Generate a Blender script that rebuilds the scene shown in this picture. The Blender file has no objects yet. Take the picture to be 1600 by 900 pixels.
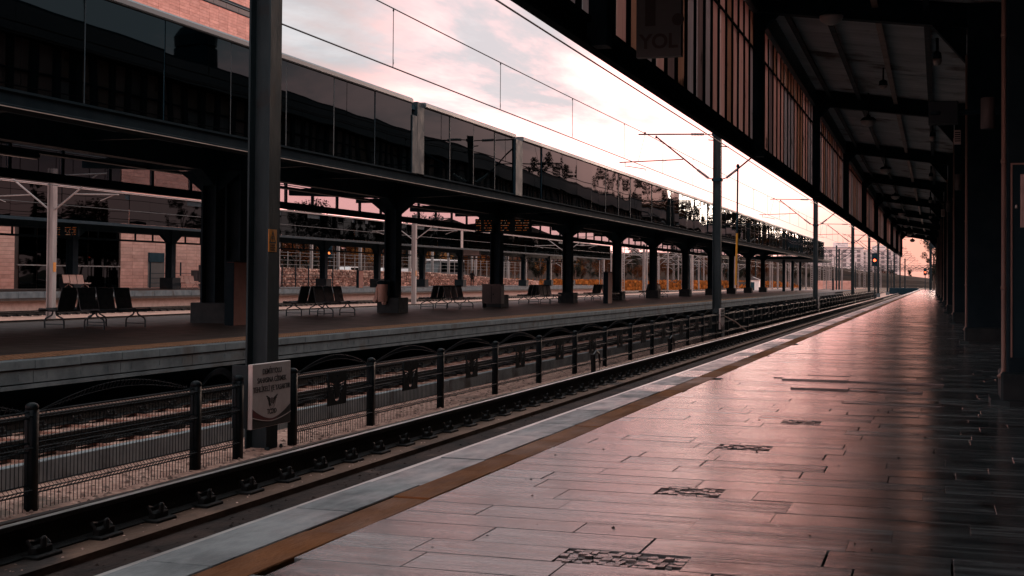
import bpy, math, random
from math import sin, cos, tan, pi, radians, sqrt, atan, atan2
from mathutils import Vector, Matrix
random.seed(7)
S = bpy.context.scene
COL = S.collection

# ------------------------------------------------------------------ camera
FPX, EYE = 2050.0, 1.15
cam_d = bpy.data.cameras.new('camera')
cam = bpy.data.objects.new('camera', cam_d)
COL.objects.link(cam)
cam_d.sensor_width = 36.0
cam_d.lens = FPX / 1600 * 36
cam_d.shift_x, cam_d.shift_y = -0.00013, -0.0335
cam_d.clip_start, cam_d.clip_end = 0.05, 6000
YAW = atan(668 / FPX)
cam.matrix_world = (Matrix.Translation((0, 0, EYE)) @ Matrix.Rotation(YAW, 4, 'Z')
                    @ Matrix.Rotation(pi / 2 + radians(1.1), 4, 'X') @ Matrix.Rotation(radians(0.45), 4, 'Z'))
S.camera = cam
S.render.engine = 'CYCLES'
S.cycles.use_denoising = True
S.cycles.max_bounces = 8
S.cycles.transparent_max_bounces = 16
S.cycles.sample_clamp_indirect = 6
S.view_settings.view_transform = 'Standard'
S.view_settings.look = 'None'
S.view_settings.exposure = 0.7
S.view_settings.gamma = 1.0

# ------------------------------------------------------------------ sky and sun
SUN_EL, SUN_AZ = radians(7), radians(6)        # azimuth: to the right of the track direction
W = bpy.data.worlds.new('World'); S.world = W; W.use_nodes = True
def build_world():
    nt = W.node_tree; N = nt.nodes; L = nt.links
    N.clear()
    out = N.new('ShaderNodeOutputWorld'); bg = N.new('ShaderNodeBackground')
    L.new(bg.outputs[0], out.inputs[0]); bg.inputs['Strength'].default_value = 0.1
    sky = N.new('ShaderNodeTexSky'); sky.sky_type = 'NISHITA'; sky.sun_disc = False
    sky.sun_elevation = SUN_EL; sky.sun_rotation = SUN_AZ
    sky.air_density = 1.5; sky.dust_density = 3.0
    tc = N.new('ShaderNodeTexCoord'); sp = N.new('ShaderNodeSeparateXYZ')
    L.new(tc.outputs['Generated'], sp.inputs[0])
    def math_(op, a, b=None, clamp=False):
        n = N.new('ShaderNodeMath'); n.operation = op; n.use_clamp = clamp
        for i, v in enumerate((a, b)):
            if v is None: continue
            if isinstance(v, (int, float)): n.inputs[i].default_value = v
            else: L.new(v, n.inputs[i])
        return n.outputs[0]
    def maprange(v, a, b, c=0.0, d=1.0):
        n = N.new('ShaderNodeMapRange'); n.interpolation_type = 'SMOOTHSTEP'
        L.new(v, n.inputs['Value'])
        for k, x in (('From Min', a), ('From Max', b), ('To Min', c), ('To Max', d)): n.inputs[k].default_value = x
        return n.outputs['Result']
    def mix(f, a, b):
        n = N.new('ShaderNodeMix'); n.data_type = 'RGBA'
        if isinstance(f, float): n.inputs['Factor'].default_value = f
        else: L.new(f, n.inputs['Factor'])
        for k, v in ((6, a), (7, b)):
            if isinstance(v, tuple): n.inputs[k].default_value = (*v, 1)
            else: L.new(v, n.inputs[k])
        return n.outputs[2]
    # cloud deck: the view direction projected on a flat layer
    zz = math_('ADD', math_('MAXIMUM', sp.outputs['Z'], 0.0), 0.09)
    cb = N.new('ShaderNodeCombineXYZ')
    L.new(math_('DIVIDE', sp.outputs['X'], zz), cb.inputs[0]); L.new(math_('DIVIDE', sp.outputs['Y'], zz), cb.inputs[1])
    def noise(scale, detail, rough, off):
        mp = N.new('ShaderNodeMapping'); mp.inputs['Location'].default_value = off
        mp.inputs['Scale'].default_value = (1.0, 0.62, 1)
        L.new(cb.outputs[0], mp.inputs[0])
        n = N.new('ShaderNodeTexNoise'); n.inputs['Scale'].default_value = scale
        n.inputs['Detail'].default_value = detail; n.inputs['Roughness'].default_value = rough
        n.inputs['Distortion'].default_value = 0.4
        L.new(mp.outputs[0], n.inputs['Vector']); return n.outputs['Fac']
    n1 = noise(0.62, 7, 0.62, (21.1, 4.2, 2)); n2 = noise(0.36, 5, 0.6, (6.3, 14.4, 8)); n3 = noise(1.6, 6, 0.65, (0.3, 9.1, 5))
    grey = math_('MULTIPLY', maprange(n1, 0.42, 0.62), maprange(sp.outputs['Z'], 0.055, 0.13))
    rose = math_('MULTIPLY', math_('MULTIPLY', maprange(n2, 0.36, 0.50), maprange(sp.outputs['Z'], 0.10, 0.165)), maprange(sp.outputs['X'], -0.33, -0.43))
    k = 10.0
    def c(r, g, b): return (r * k, g * k, b * k)
    col = mix(rose, c(2.05, 0.90, 0.82), c(0.45, 0.325, 0.315))
    col = mix(math_('MULTIPLY', grey, 0.95), col, c(0.36, 0.39, 0.42))
    col = mix(math_('MULTIPLY', maprange(n3, 0.5, 0.75), math_('MULTIPLY', grey, 0.6)), col, c(0.62, 0.60, 0.61))
    # sunset glow low on the horizon, around the sun's azimuth
    dt = N.new('ShaderNodeVectorMath'); dt.operation = 'DOT_PRODUCT'
    L.new(tc.outputs['Generated'], dt.inputs[0]); dt.inputs[1].default_value = (sin(SUN_AZ), cos(SUN_AZ), 0.0)
    wide = math_('MULTIPLY', maprange(dt.outputs['Value'], 0.90, 0.985), maprange(sp.outputs['Z'], 0.13, 0.015))
    tight = math_('MULTIPLY', maprange(dt.outputs['Value'], 0.965, 0.995), maprange(sp.outputs['Z'], 0.085, 0.025))
    col = mix(math_('MULTIPLY', wide, 0.8), col, c(1.55, 0.72, 0.64))
    # the rest of the horizon fades slightly rosy
    col = mix(maprange(sp.outputs['Z'], 0.06, 0.0, 0.0, 0.35), col, c(0.86, 0.64, 0.57))
    col = mix(math_('MULTIPLY', tight, 0.95), col, c(0.62, 0.285, 0.235))
    col = mix(maprange(sp.outputs['Z'], 0.24, 0.5), col, c(0.82, 0.84, 0.87))
    fin = mix(0.975, sky.outputs[0], col)
    L.new(fin, bg.inputs['Color'])
build_world()
sun_d = bpy.data.lights.new('sun', 'SUN'); sun_d.energy = 0.55; sun_d.angle = radians(12); sun_d.color = (1.0, 0.72, 0.58)
sun = bpy.data.objects.new('sun', sun_d); COL.objects.link(sun)
sd = Vector((sin(SUN_AZ) * cos(SUN_EL), cos(SUN_AZ) * cos(SUN_EL), sin(SUN_EL)))
sun.rotation_euler = sd.to_track_quat('Z', 'Y').to_euler()
sun.location = (30, 300, 60)

# ------------------------------------------------------------------ materials
def pm(name, c1, c2=None, scale=3.0, rough=0.6, rough2=None, bump=0.0, bscale=None, metal=0.0, stretch=(1, 1, 1),
       spec=0.5, island=0.0, coat=0.0, detail=6, ramp=(0.35, 0.65), wear=None):
    """Principled material: two tones through stretched noise in world space, optional bump and per-piece variation."""
    m = bpy.data.materials.new(name); m.use_nodes = True
    nt = m.node_tree; N = nt.nodes; L = nt.links
    b = N['Principled BSDF']
    b.inputs['Metallic'].default_value = metal; b.inputs['Roughness'].default_value = rough
    b.inputs['Specular IOR Level'].default_value = spec; b.inputs['Coat Weight'].default_value = coat
    c2 = c2 or c1
    geo = N.new('ShaderNodeNewGeometry'); oi = N.new('ShaderNodeObjectInfo')
    mp = N.new('ShaderNodeMapping'); mp.inputs['Scale'].default_value = stretch
    vec = geo.outputs['Position']
    if island:
        ad = N.new('ShaderNodeMath'); ad.operation = 'ADD'
        L.new(geo.outputs['Random Per Island'], ad.inputs[0]); L.new(oi.outputs['Random'], ad.inputs[1])
        fr = N.new('ShaderNodeMath'); fr.operation = 'FRACT'; L.new(ad.outputs[0], fr.inputs[0])
        sc = N.new('ShaderNodeVectorMath'); sc.operation = 'SCALE'; sc.inputs[0].default_value = (17, 31, 23)
        L.new(fr.outputs[0], sc.inputs['Scale'])
        av = N.new('ShaderNodeVectorMath'); L.new(vec, av.inputs[0]); L.new(sc.outputs[0], av.inputs[1]); vec = av.outputs[0]
    L.new(vec, mp.inputs[0])
    nz = N.new('ShaderNodeTexNoise'); nz.inputs['Scale'].default_value = scale; nz.inputs['Detail'].default_value = detail
    nz.inputs['Roughness'].default_value = 0.62
    L.new(mp.outputs[0], nz.inputs['Vector'])
    cr = N.new('ShaderNodeValToRGB'); e = cr.color_ramp.elements
    e[0].position, e[1].position = ramp; e[0].color = (*c1, 1); e[1].color = (*c2, 1)
    L.new(nz.outputs['Fac'], cr.inputs[0]); col = cr.outputs[0]
    if wear:                                   # (colour, scale, threshold): patches of stain
        wc, ws, wt = wear
        wn = N.new('ShaderNodeTexNoise'); wn.inputs['Scale'].default_value = ws; wn.inputs['Detail'].default_value = 8
        L.new(geo.outputs['Position'], wn.inputs['Vector'])
        wr = N.new('ShaderNodeMapRange'); wr.inputs['From Min'].default_value = wt; wr.inputs['From Max'].default_value = wt + 0.12
        L.new(wn.outputs['Fac'], wr.inputs['Value'])
        mx = N.new('ShaderNodeMix'); mx.data_type = 'RGBA'; mx.inputs[7].default_value = (*wc, 1)
        L.new(wr.outputs[0], mx.inputs['Factor']); L.new(col, mx.inputs[6]); col = mx.outputs[2]
    if island:
        mr = N.new('ShaderNodeMapRange'); mr.inputs['To Min'].default_value = 1 - island; mr.inputs['To Max'].default_value = 1 + island
        L.new(fr.outputs[0], mr.inputs['Value'])
        hs = N.new('ShaderNodeVectorMath'); hs.operation = 'SCALE'
        L.new(col, hs.inputs[0]); L.new(mr.outputs[0], hs.inputs['Scale']); col = hs.outputs[0]
    L.new(col, b.inputs['Base Color'])
    if rough2 is not None:
        rr = N.new('ShaderNodeMapRange'); rr.inputs['From Min'].default_value = 0.3; rr.inputs['From Max'].default_value = 0.7
        rr.inputs['To Min'].default_value = rough; rr.inputs['To Max'].default_value = rough2
        n2 = N.new('ShaderNodeTexNoise'); n2.inputs['Scale'].default_value = scale * 1.7; n2.inputs['Detail'].default_value = 5
        L.new(mp.outputs[0], n2.inputs['Vector']); L.new(n2.outputs['Fac'], rr.inputs['Value']); L.new(rr.outputs[0], b.inputs['Roughness'])
    if island and rough2 is not None:
        ri = N.new('ShaderNodeMath'); ri.operation = 'MULTIPLY'; rj = N.new('ShaderNodeMapRange'); rj.inputs['To Min'].default_value = 0.75; rj.inputs['To Max'].default_value = 1.65
        L.new(fr.outputs[0], rj.inputs['Value']); L.new(rr.outputs[0], ri.inputs[0]); L.new(rj.outputs[0], ri.inputs[1]); L.new(ri.outputs[0], b.inputs['Roughness'])
    if bump:
        bn = N.new('ShaderNodeBump'); bn.inputs['Strength'].default_value = bump; bn.inputs['Distance'].default_value = 0.02
        n3 = N.new('ShaderNodeTexNoise'); n3.inputs['Scale'].default_value = bscale or scale * 6; n3.inputs['Detail'].default_value = 4
        L.new(mp.outputs[0], n3.inputs['Vector']); L.new(n3.outputs['Fac'], bn.inputs['Height']); L.new(bn.outputs[0], b.inputs['Normal'])
    return m

M = {}
M['marble'] = pm('grey veined marble paving', (0.028, 0.04, 0.046), (0.195, 0.225, 0.232), 2.2, 0.075, 0.20, 0.10, 26, stretch=(0.55, 4.2, 1), island=0.30, spec=0.5,
                 wear=((0.030, 0.028, 0.028), 1.9, 0.55))
M['edge_marble'] = pm('pale marble edge slab', (0.05, 0.062, 0.067), (0.205, 0.225, 0.23), 2.4, 0.25, 0.45, 0.12, 40, stretch=(2.2, 0.9, 1), island=0.06, spec=0.35)
M['yellow'] = pm('worn ochre guide strip', (0.12, 0.04, 0.011), (0.225, 0.082, 0.024), 5, 0.6, 0.8, 0.3, 60, stretch=(1, 0.35, 1), island=0.12, spec=0.25,
                 wear=((0.30, 0.2, 0.15), 3.0, 0.66))
M['joint'] = pm('dark mortar', (0.016, 0.016, 0.016), (0.04, 0.038, 0.037), 9, 0.9)
M['shard'] = pm('broken marble pieces', (0.05, 0.058, 0.06), (0.15, 0.15, 0.15), 8, 0.12, 0.3, 0.2, 40, island=0.35, spec=0.8)
M['pebble'] = pm('mixed ballast stones', (0.12, 0.07, 0.055), (0.50, 0.32, 0.26), 3, 0.9, island=0.55)
M['trough'] = pm('pale grey trough concrete', (0.16, 0.18, 0.19), (0.26, 0.28, 0.285), 3, 0.85, None, 0.2, 25, wear=((0.09, 0.08, 0.075), 1.6, 0.58), spec=0.2)
M['concrete'] = pm('grey concrete', (0.058, 0.076, 0.084), (0.115, 0.138, 0.146), 2.5, 0.8, None, 0.25, 22, wear=((0.06, 0.055, 0.05), 1.3, 0.57))
M['slab_bed'] = pm('brown stained track slab', (0.06, 0.034, 0.023), (0.14, 0.08, 0.055), 2.2, 0.85, None, 0.5, 30, stretch=(1, 0.4, 1), wear=((0.02, 0.014, 0.012), 1.1, 0.58), spec=0.2)
M['dirt'] = pm('oily dark dirt', (0.011, 0.009, 0.0085), (0.045, 0.028, 0.023), 3.2, 0.85, None, 0.8, 24, stretch=(1, 0.5, 1), wear=((0.14, 0.09, 0.075), 1.7, 0.64), spec=0.1)
M['ballast'] = pm('rosy grey ballast ground', (0.27, 0.13, 0.098), (0.54, 0.33, 0.255), 9, 0.9, None, 0.9, 28, detail=9, wear=((0.13, 0.085, 0.065), 0.9, 0.60))
M['ground'] = pm('brown gravel ground', (0.07, 0.048, 0.038), (0.20, 0.135, 0.105), 0.9, 0.95, None, 0.6, 12, detail=10, spec=0.04)
M['rail'] = pm('rusty dark rail steel', (0.0045, 0.006, 0.0065), (0.012, 0.011, 0.011), 14, 0.55, None, 0.3, 60, spec=0.10)
M['rail_top'] = pm('polished rail head', (0.42, 0.38, 0.36), (0.55, 0.5, 0.48), 20, 0.28, 0.4, metal=1.0, stretch=(1, 0.1, 1))
M['clip'] = pm('black rail fastening', (0.005, 0.0065, 0.007), (0.015, 0.0145, 0.0145), 22, 0.55, spec=0.10)
M['fence'] = pm('near black fence paint', (0.002, 0.0052, 0.0068), (0.006, 0.0105, 0.013), 9, 0.42, 0.6, spec=0.10)
M['mast'] = pm('dull galvanised mast steel', (0.01, 0.0195, 0.0235), (0.024, 0.037, 0.042), 3, 0.5, 0.65, 0.1, 40, stretch=(1, 1, 0.3), spec=0.15, wear=((0.022, 0.016, 0.014), 1.4, 0.63))
M['mast_pale'] = pm('pale galvanised mast steel', (0.17, 0.152, 0.148), (0.3, 0.275, 0.265), 1.2, 0.6, None, metal=0.1, stretch=(1, 1, 0.3))
M['black_steel'] = pm('black painted steel', (0.006, 0.0195, 0.028), (0.013, 0.029, 0.0385), 2.5, 0.5, 0.65, 0.1, 25, spec=0.04)
M['dark_steel'] = pm('dark grey painted steel', (0.01, 0.021, 0.027), (0.02, 0.034, 0.041), 2.5, 0.5, 0.65, 0.1, 25, wear=((0.03, 0.018, 0.013), 1.1, 0.6), spec=0.10)
M['cap'] = pm('grey roof edge cladding', (0.055, 0.075, 0.083), (0.085, 0.108, 0.117), 0.8, 0.4, 0.55, metal=0.2, stretch=(1, 0.2, 1))
M['roof_sheet'] = pm('grimy corrugated roof sheet', (0.36, 0.4, 0.42), (0.54, 0.58, 0.6), 1.4, 0.6, 0.8, 0.1, 20, stretch=(0.4, 1, 1), wear=((0.12, 0.10, 0.09), 0.8, 0.56))
M['matt_black'] = pm('matt black beam paint', (0.0025, 0.008, 0.0115), (0.006, 0.0125, 0.016), 2.0, 0.85, 0.95, 0.1, 20, spec=0.05)
M['wire'] = pm('black cable', (0.008, 0.008, 0.009), None, 5, 0.5)
M['insulator'] = pm('grey ceramic insulator', (0.16, 0.16, 0.165), (0.22, 0.22, 0.22), 12, 0.3)
M['plat_floor'] = pm('dark platform paving', (0.026, 0.021, 0.019), (0.06, 0.043, 0.037), 1.6, 0.55, 0.75, 0.15, 14, stretch=(0.7, 1.6, 1), wear=((0.022, 0.018, 0.016), 0.5, 0.55), spec=0.25)
M['tactile'] = pm('worn ochre tactile bar', (0.17, 0.085, 0.04), (0.30, 0.16, 0.08), 6, 0.7)
M['bench'] = pm('black enamelled bench metal', (0.035, 0.06, 0.068), (0.065, 0.095, 0.105), 8, 0.32, 0.45, spec=0.10)
M['redbox'] = pm('rust red cabinet paint', (0.16, 0.042, 0.025), (0.23, 0.068, 0.04), 2, 0.5, 0.65)
M['greybox'] = pm('grey cabinet paint', (0.035, 0.038, 0.04), (0.055, 0.057, 0.058), 2, 0.55)
M['beige'] = pm('beige bin shell', (0.40, 0.28, 0.23), (0.52, 0.37, 0.31), 4, 0.6)
M['tile'] = pm('rose stone cladding tile', (0.46, 0.225, 0.175), (0.62, 0.335, 0.27), 1.2, 0.75, None, 0.3, 18, island=0.12)
M['tile_gap'] = pm('dark cladding joint', (0.05, 0.03, 0.025), None, 3, 0.9)
M['stone'] = pm('rubble retaining stone', (0.22, 0.1, 0.072), (0.85, 0.55, 0.43), 1.6, 0.9, None, 0.8, 9, island=0.5, detail=8, ramp=(0.42, 0.66))
M['bark'] = pm('grey brown bark', (0.045, 0.03, 0.022), (0.09, 0.062, 0.048), 6, 0.9, None, 0.6, 20, stretch=(1, 1, 0.2))
M['leaf_autumn'] = pm('russet autumn foliage', (0.032, 0.011, 0.005), (0.105, 0.036, 0.012), 0.9, 0.75, island=0.45, spec=0.04)
M['leaf_dark'] = pm('dark evergreen foliage', (0.006, 0.009, 0.007), (0.022, 0.022, 0.015), 0.8, 0.75, island=0.45, spec=0.04)
M['leaf_ochre'] = pm('ochre foliage', (0.13, 0.055, 0.018), (0.30, 0.14, 0.045), 0.9, 0.75, island=0.4, spec=0.04)
M['grass'] = pm('dry orange grass', (0.15, 0.045, 0.011), (0.36, 0.115, 0.026), 0.7, 0.9, island=0.4, spec=0.04)
M['hill'] = pm('brown scrub hillside', (0.01, 0.007, 0.006), (0.034, 0.019, 0.013), 0.12, 0.95, None, 0.8, 1.5, spec=0.04)
M['white'] = pm('white paint', (0.62, 0.58, 0.56), (0.72, 0.68, 0.66), 2, 0.45)
M['sign_face'] = pm('dull white sign enamel', (0.44, 0.37, 0.35), (0.52, 0.45, 0.43), 7, 0.6)
M['sign_ink'] = pm('black sign ink', (0.010, 0.011, 0.012), None, 5, 0.5)
M['sign_red'] = pm('dark red sign ink', (0.10, 0.012, 0.014), None, 5, 0.5)
M['warn'] = pm('orange warning plate', (0.50, 0.17, 0.02), (0.60, 0.22, 0.03), 10, 0.5)
M['yol_board'] = pm('dark hanging board', (0.022, 0.038, 0.044), (0.029, 0.046, 0.052), 4, 0.5)
M['yol_ink'] = pm('black board lettering', (0.002, 0.003, 0.0035), None, 4, 0.6)
M['lamp_glass'] = pm('frosted lamp bowl', (0.30, 0.29, 0.285), (0.40, 0.385, 0.38), 3, 0.3, spec=0.6)
M['pipe'] = pm('worn drain pipe', (0.2, 0.15, 0.13), (0.34, 0.25, 0.21), 3, 0.5, 0.7, stretch=(1, 1, 0.3), spec=0.5)
M['base_stone'] = pm('dark column foot stone', (0.012, 0.025, 0.03), (0.024, 0.04, 0.045), 4, 0.5, 0.7, spec=0.15)
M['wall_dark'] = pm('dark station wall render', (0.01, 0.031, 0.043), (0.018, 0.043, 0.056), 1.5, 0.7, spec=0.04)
M['yellow_rod'] = pm('yellow insulated rod', (0.52, 0.23, 0.02), (0.60, 0.28, 0.03), 6, 0.45)
M['skin'] = pm('skin', (0.35, 0.2, 0.15), None, 5, 0.6)
M['coat'] = pm('black coat cloth', (0.010, 0.010, 0.012), (0.020, 0.020, 0.022), 8, 0.9, spec=0.10)
M['jacket'] = pm('grey jacket cloth', (0.07, 0.075, 0.08), (0.11, 0.11, 0.115), 8, 0.9)
M['rubber'] = pm('tyre rubber', (0.015, 0.015, 0.015), None, 8, 0.8)
M['city'] = pm('hazy apartment render', (0.60, 0.52, 0.50), (0.72, 0.64, 0.62), 0.1, 0.8)
M['city_win'] = pm('dark far window', (0.16, 0.15, 0.16), None, 2, 0.3)

def mirror_glass(name='dark reflective fascia glass', f0=(0.019, 0.026, 0.029)):
    m = bpy.data.materials.new(name); m.use_nodes = True
    nt = m.node_tree; N = nt.nodes; L = nt.links; b = N['Principled BSDF']
    b.inputs['Base Color'].default_value = (*f0, 1); b.inputs['Metallic'].default_value = 1.0; b.inputs['Roughness'].default_value = 0.015
    b.inputs['Specular Tint'].default_value = (0.52, 0.57, 0.58, 1)
    g = N.new('ShaderNodeNewGeometry'); oi = N.new('ShaderNodeObjectInfo')
    ml = N.new('ShaderNodeVectorMath'); ml.operation = 'SCALE'; ml.inputs[0].default_value = (0, 40, 13); L.new(oi.outputs['Random'], ml.inputs['Scale'])
    ad = N.new('ShaderNodeVectorMath'); L.new(g.outputs['Position'], ad.inputs[0]); L.new(ml.outputs[0], ad.inputs[1])
    nz = N.new('ShaderNodeTexNoise'); nz.inputs['Scale'].default_value = 0.45; nz.inputs['Detail'].default_value = 0.5
    L.new(ad.outputs[0], nz.inputs['Vector'])
    bp = N.new('ShaderNodeBump'); bp.inputs['Strength'].default_value = 0.35; bp.inputs['Distance'].default_value = 0.035
    L.new(nz.outputs['Fac'], bp.inputs['Height']); L.new(bp.outputs[0], b.inputs['Normal'])
    return m
M['mirror'] = mirror_glass()
M['far_mirror'] = mirror_glass('dull far fascia glass', (0.009, 0.012, 0.013))
def tinted(name, tint, gloss=0.08):
    m = bpy.data.materials.new(name); m.use_nodes = True
    nt = m.node_tree; N = nt.nodes; L = nt.links; N.clear()
    o = N.new('ShaderNodeOutputMaterial'); t = N.new('ShaderNodeBsdfTransparent'); g = N.new('ShaderNodeBsdfGlossy'); mx = N.new('ShaderNodeMixShader')
    t.inputs[0].default_value = (*tint, 1); g.inputs['Roughness'].default_value = 0.03; g.inputs[0].default_value = (0.8, 0.9, 0.92, 1)
    mx.inputs[0].default_value = 0.05; L.new(t.outputs[0], mx.inputs[1]); L.new(g.outputs[0], mx.inputs[2]); L.new(mx.outputs[0], o.inputs[0])
    return m
M['tint'] = tinted('smoked glass pane', (0.50, 0.53, 0.55))
def translucent(name, c1, c2, amount):
    """dusty translucent sheet: daylight behind it glows through; grime gathers along its foot"""
    m = pm(name, c1, c2, 2.0, 0.45, 0.6, 0.12, 30, stretch=(1, 2.5, 0.25), wear=((0.03, 0.022, 0.018), 2.2, 0.62))
    nt = m.node_tree; N = nt.nodes; L = nt.links; b = N['Principled BSDF']; o = N['Material Output']
    col = b.inputs['Base Color'].links[0].from_socket
    t = N.new('ShaderNodeBsdfTranslucent'); L.new(col, t.inputs[0])
    mx = N.new('ShaderNodeMixShader'); mx.inputs[0].default_value = amount
    L.new(b.outputs[0], mx.inputs[1]); L.new(t.outputs[0], mx.inputs[2]); L.new(mx.outputs[0], o.inputs[0])
    return m
M['clad_a'] = translucent('rosy translucent cladding', (0.62, 0.42, 0.375), (0.80, 0.58, 0.52), 0.68)
M['clad_b'] = translucent('grey translucent cladding', (0.48, 0.42, 0.41), (0.62, 0.54, 0.53), 0.64)
M['clad_c'] = translucent('amber translucent cladding', (0.50, 0.33, 0.25), (0.64, 0.44, 0.35), 0.64)
M['clad_d'] = translucent('dim translucent cladding', (0.34, 0.26, 0.25), (0.46, 0.36, 0.34), 0.65)
def emit(name, c, s):
    m = bpy.data.materials.new(name); m.use_nodes = True; b = m.node_tree.nodes['Principled BSDF']
    b.inputs['Base Color'].default_value = (*c, 1); b.inputs['Emission Color'].default_value = (*c, 1); b.inputs['Emission Strength'].default_value = s
    return m
M['red_light'] = emit('lit red signal lens', (1.0, 0.07, 0.025), 5)
M['amber_light'] = emit('lit amber signal lens', (1.0, 0.22, 0.05), 1.2)
M['led'] = emit('amber display dots', (1.0, 0.30, 0.06), 0.06)
M['led_white'] = emit('white display dots', (1.0, 0.75, 0.55), 0.08)

# ------------------------------------------------------------------ mesh helpers
class MB:
    """collects shapes and links them as ONE mesh object"""
    def __init__(s): s.v = []; s.f = []; s.m = []
    def add(s, vs, fs, mi=0):
        o = len(s.v); s.v += [tuple(p) for p in vs]; s.f += [tuple(i + o for i in f) for f in fs]; s.m += [mi] * len(fs); return s
    def box(s, x0, x1, y0, y1, z0, z1, mi=0):
        return s.add([(x0, y0, z0), (x1, y0, z0), (x1, y1, z0), (x0, y1, z0), (x0, y0, z1), (x1, y0, z1), (x1, y1, z1), (x0, y1, z1)],
                     [(0, 3, 2, 1), (4, 5, 6, 7), (0, 1, 5, 4), (1, 2, 6, 5), (2, 3, 7, 6), (3, 0, 4, 7)], mi)
    def bbox(s, x0, x1, y0, y1, z0, z1, b=0.01, mi=0):
        """box with chamfered vertical and top edges"""
        def ring(i, z): return [(x0 + i + b, y0 + i, z), (x1 - i - b, y0 + i, z), (x1 - i, y0 + i + b, z), (x1 - i, y1 - i - b, z),
                                (x1 - i - b, y1 - i, z), (x0 + i + b, y1 - i, z), (x0 + i, y1 - i - b, z), (x0 + i, y0 + i + b, z)]
        vs = ring(0, z0) + ring(0, z1 - b) + ring(b, z1)
        fs = [tuple(range(7, -1, -1)), tuple(range(16, 24))]
        for k in (0, 8):
            for i in range(8): j = (i + 1) % 8; fs.append((k + i, k + j, k + 8 + j, k + 8 + i))
        return s.add(vs, fs, mi)
    def prism(s, pts, y0, y1, mi=0, axis='y', caps=True):
        """closed outline (a, z) swept along y (or x with axis='x', or outline (x, y) along z)"""
        n = len(pts)
        def mk(p, t): return (p[0], t, p[1]) if axis == 'y' else (t, p[0], p[1]) if axis == 'x' else (p[0], p[1], t)
        vs = [mk(p, y0) for p in pts] + [mk(p, y1) for p in pts]
        fs = [(i, (i + 1) % n, n + (i + 1) % n, n + i) for i in range(n)]
        if caps: fs += [tuple(range(n - 1, -1, -1)), tuple(range(n, 2 * n))]
        return s.add(vs, fs, mi)
    def tube(s, pts, r, n=6, mi=0, caps=True):
        pts = [Vector(p) for p in pts]; rs = r if isinstance(r, (list, tuple)) else [r] * len(pts)
        vs = []; fs = []; k = len(pts)
        ref = None
        for i, p in enumerate(pts):
            d = (pts[min(i + 1, k - 1)] - pts[max(i - 1, 0)]).normalized()
            if ref is None: ref = Vector((0, 0, 1)) if abs(d.z) < 0.9 else Vector((1, 0, 0))
            u = d.cross(ref).normalized(); w = d.cross(u).normalized(); ref = -w if False else ref
            for j in range(n):
                a = 2 * pi * j / n; q = p + (u * cos(a) + w * sin(a)) * rs[i]; vs.append(q)
        for i in range(k - 1):
            for j in range(n):
                j2 = (j + 1) % n; fs.append((i * n + j, i * n + j2, (i + 1) * n + j2, (i + 1) * n + j))
        if caps: fs += [tuple(range(n - 1, -1, -1)), tuple(range((k - 1) * n, k * n))]
        return s.add(vs, fs, mi)
    def lathe(s, prof, n=16, c=(0, 0, 0), mi=0):
        vs = []; fs = []; k = len(prof)
        for r, z in prof:
            for j in range(n): a = 2 * pi * j / n; vs.append((c[0] + r * cos(a), c[1] + r * sin(a), c[2] + z))
        for i in range(k - 1):
            for j in range(n): j2 = (j + 1) % n; fs.append((i * n + j, i * n + j2, (i + 1) * n + j2, (i + 1) * n + j))
        if prof[0][0] > 1e-4: fs.append(tuple(range(n - 1, -1, -1)))
        if prof[-1][0] > 1e-4: fs.append(tuple(range((k - 1) * n, k * n)))
        return s.add(vs, fs, mi)
    def mesh(s, name, mats, smooth=False):
        me = bpy.data.meshes.new(name); me.from_pydata(s.v, [], s.f)
        for m in (mats if isinstance(mats, (list, tuple)) else [mats]): me.materials.append(M[m] if isinstance(m, str) else m)
        me.polygons.foreach_set('material_index', s.m)
        if smooth: me.polygons.foreach_set('use_smooth', [True] * len(me.polygons))
        me.update(); return me
    def build(s, name, mats, parent=None, smooth=False, **k):
        return link(name, s.mesh(name, mats, smooth), parent, **k)
def link(name, data, parent=None, loc=None, rot=None, scale=None):
    o = bpy.data.objects.new(name, data); COL.objects.link(o)
    if parent is not None: o.parent = parent
    if loc is not None: o.location = loc
    if rot is not None: o.rotation_euler = rot
    if scale is not None: o.scale = scale
    return o
def tag(o, label, cat, group=None, kind=None):
    if label: o['label'] = label
    if cat: o['category'] = cat
    if group: o['group'] = group
    if kind: o['kind'] = kind
    return o
def thing(name, label, cat, loc=(0, 0, 0), rz=0.0, group=None):
    return tag(link(name, None, None, loc, (0, 0, rz)), label, cat, group)
def struct(o): o['kind'] = 'structure'; return o
def stuff(o): o['kind'] = 'stuff'; return o
KIDS = {}
def copy_tree(root, loc=None, rz=None, label=None, group=None, scale=None):
    def cp(o, parent):
        c = o.copy(); COL.objects.link(c)
        if parent is not None: c.parent = parent
        for ch in o.children: cp(ch, c)
        return c
    r = cp(root, None)
    if loc is not None: r.location = loc
    if rz is not None: r.rotation_euler = (0, 0, rz)
    if scale is not None: r.scale = scale
    if label: r['label'] = label
    if group: r['group'] = group
    return r
def text_mesh(body, size, depth=0.002, align='CENTER', bold=0.0):
    cu = bpy.data.curves.new('lettering', 'FONT'); cu.body = body; cu.size = size; cu.align_x = align; cu.align_y = 'CENTER'
    cu.extrude = depth; cu.offset = bold
    o = bpy.data.objects.new('lettering', cu); COL.objects.link(o)
    dg = bpy.context.evaluated_depsgraph_get(); dg.update()
    me = bpy.data.meshes.new_from_object(o.evaluated_get(dg))
    bpy.data.objects.remove(o); bpy.data.curves.remove(cu)
    me.name = 'lettering'; return me
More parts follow.
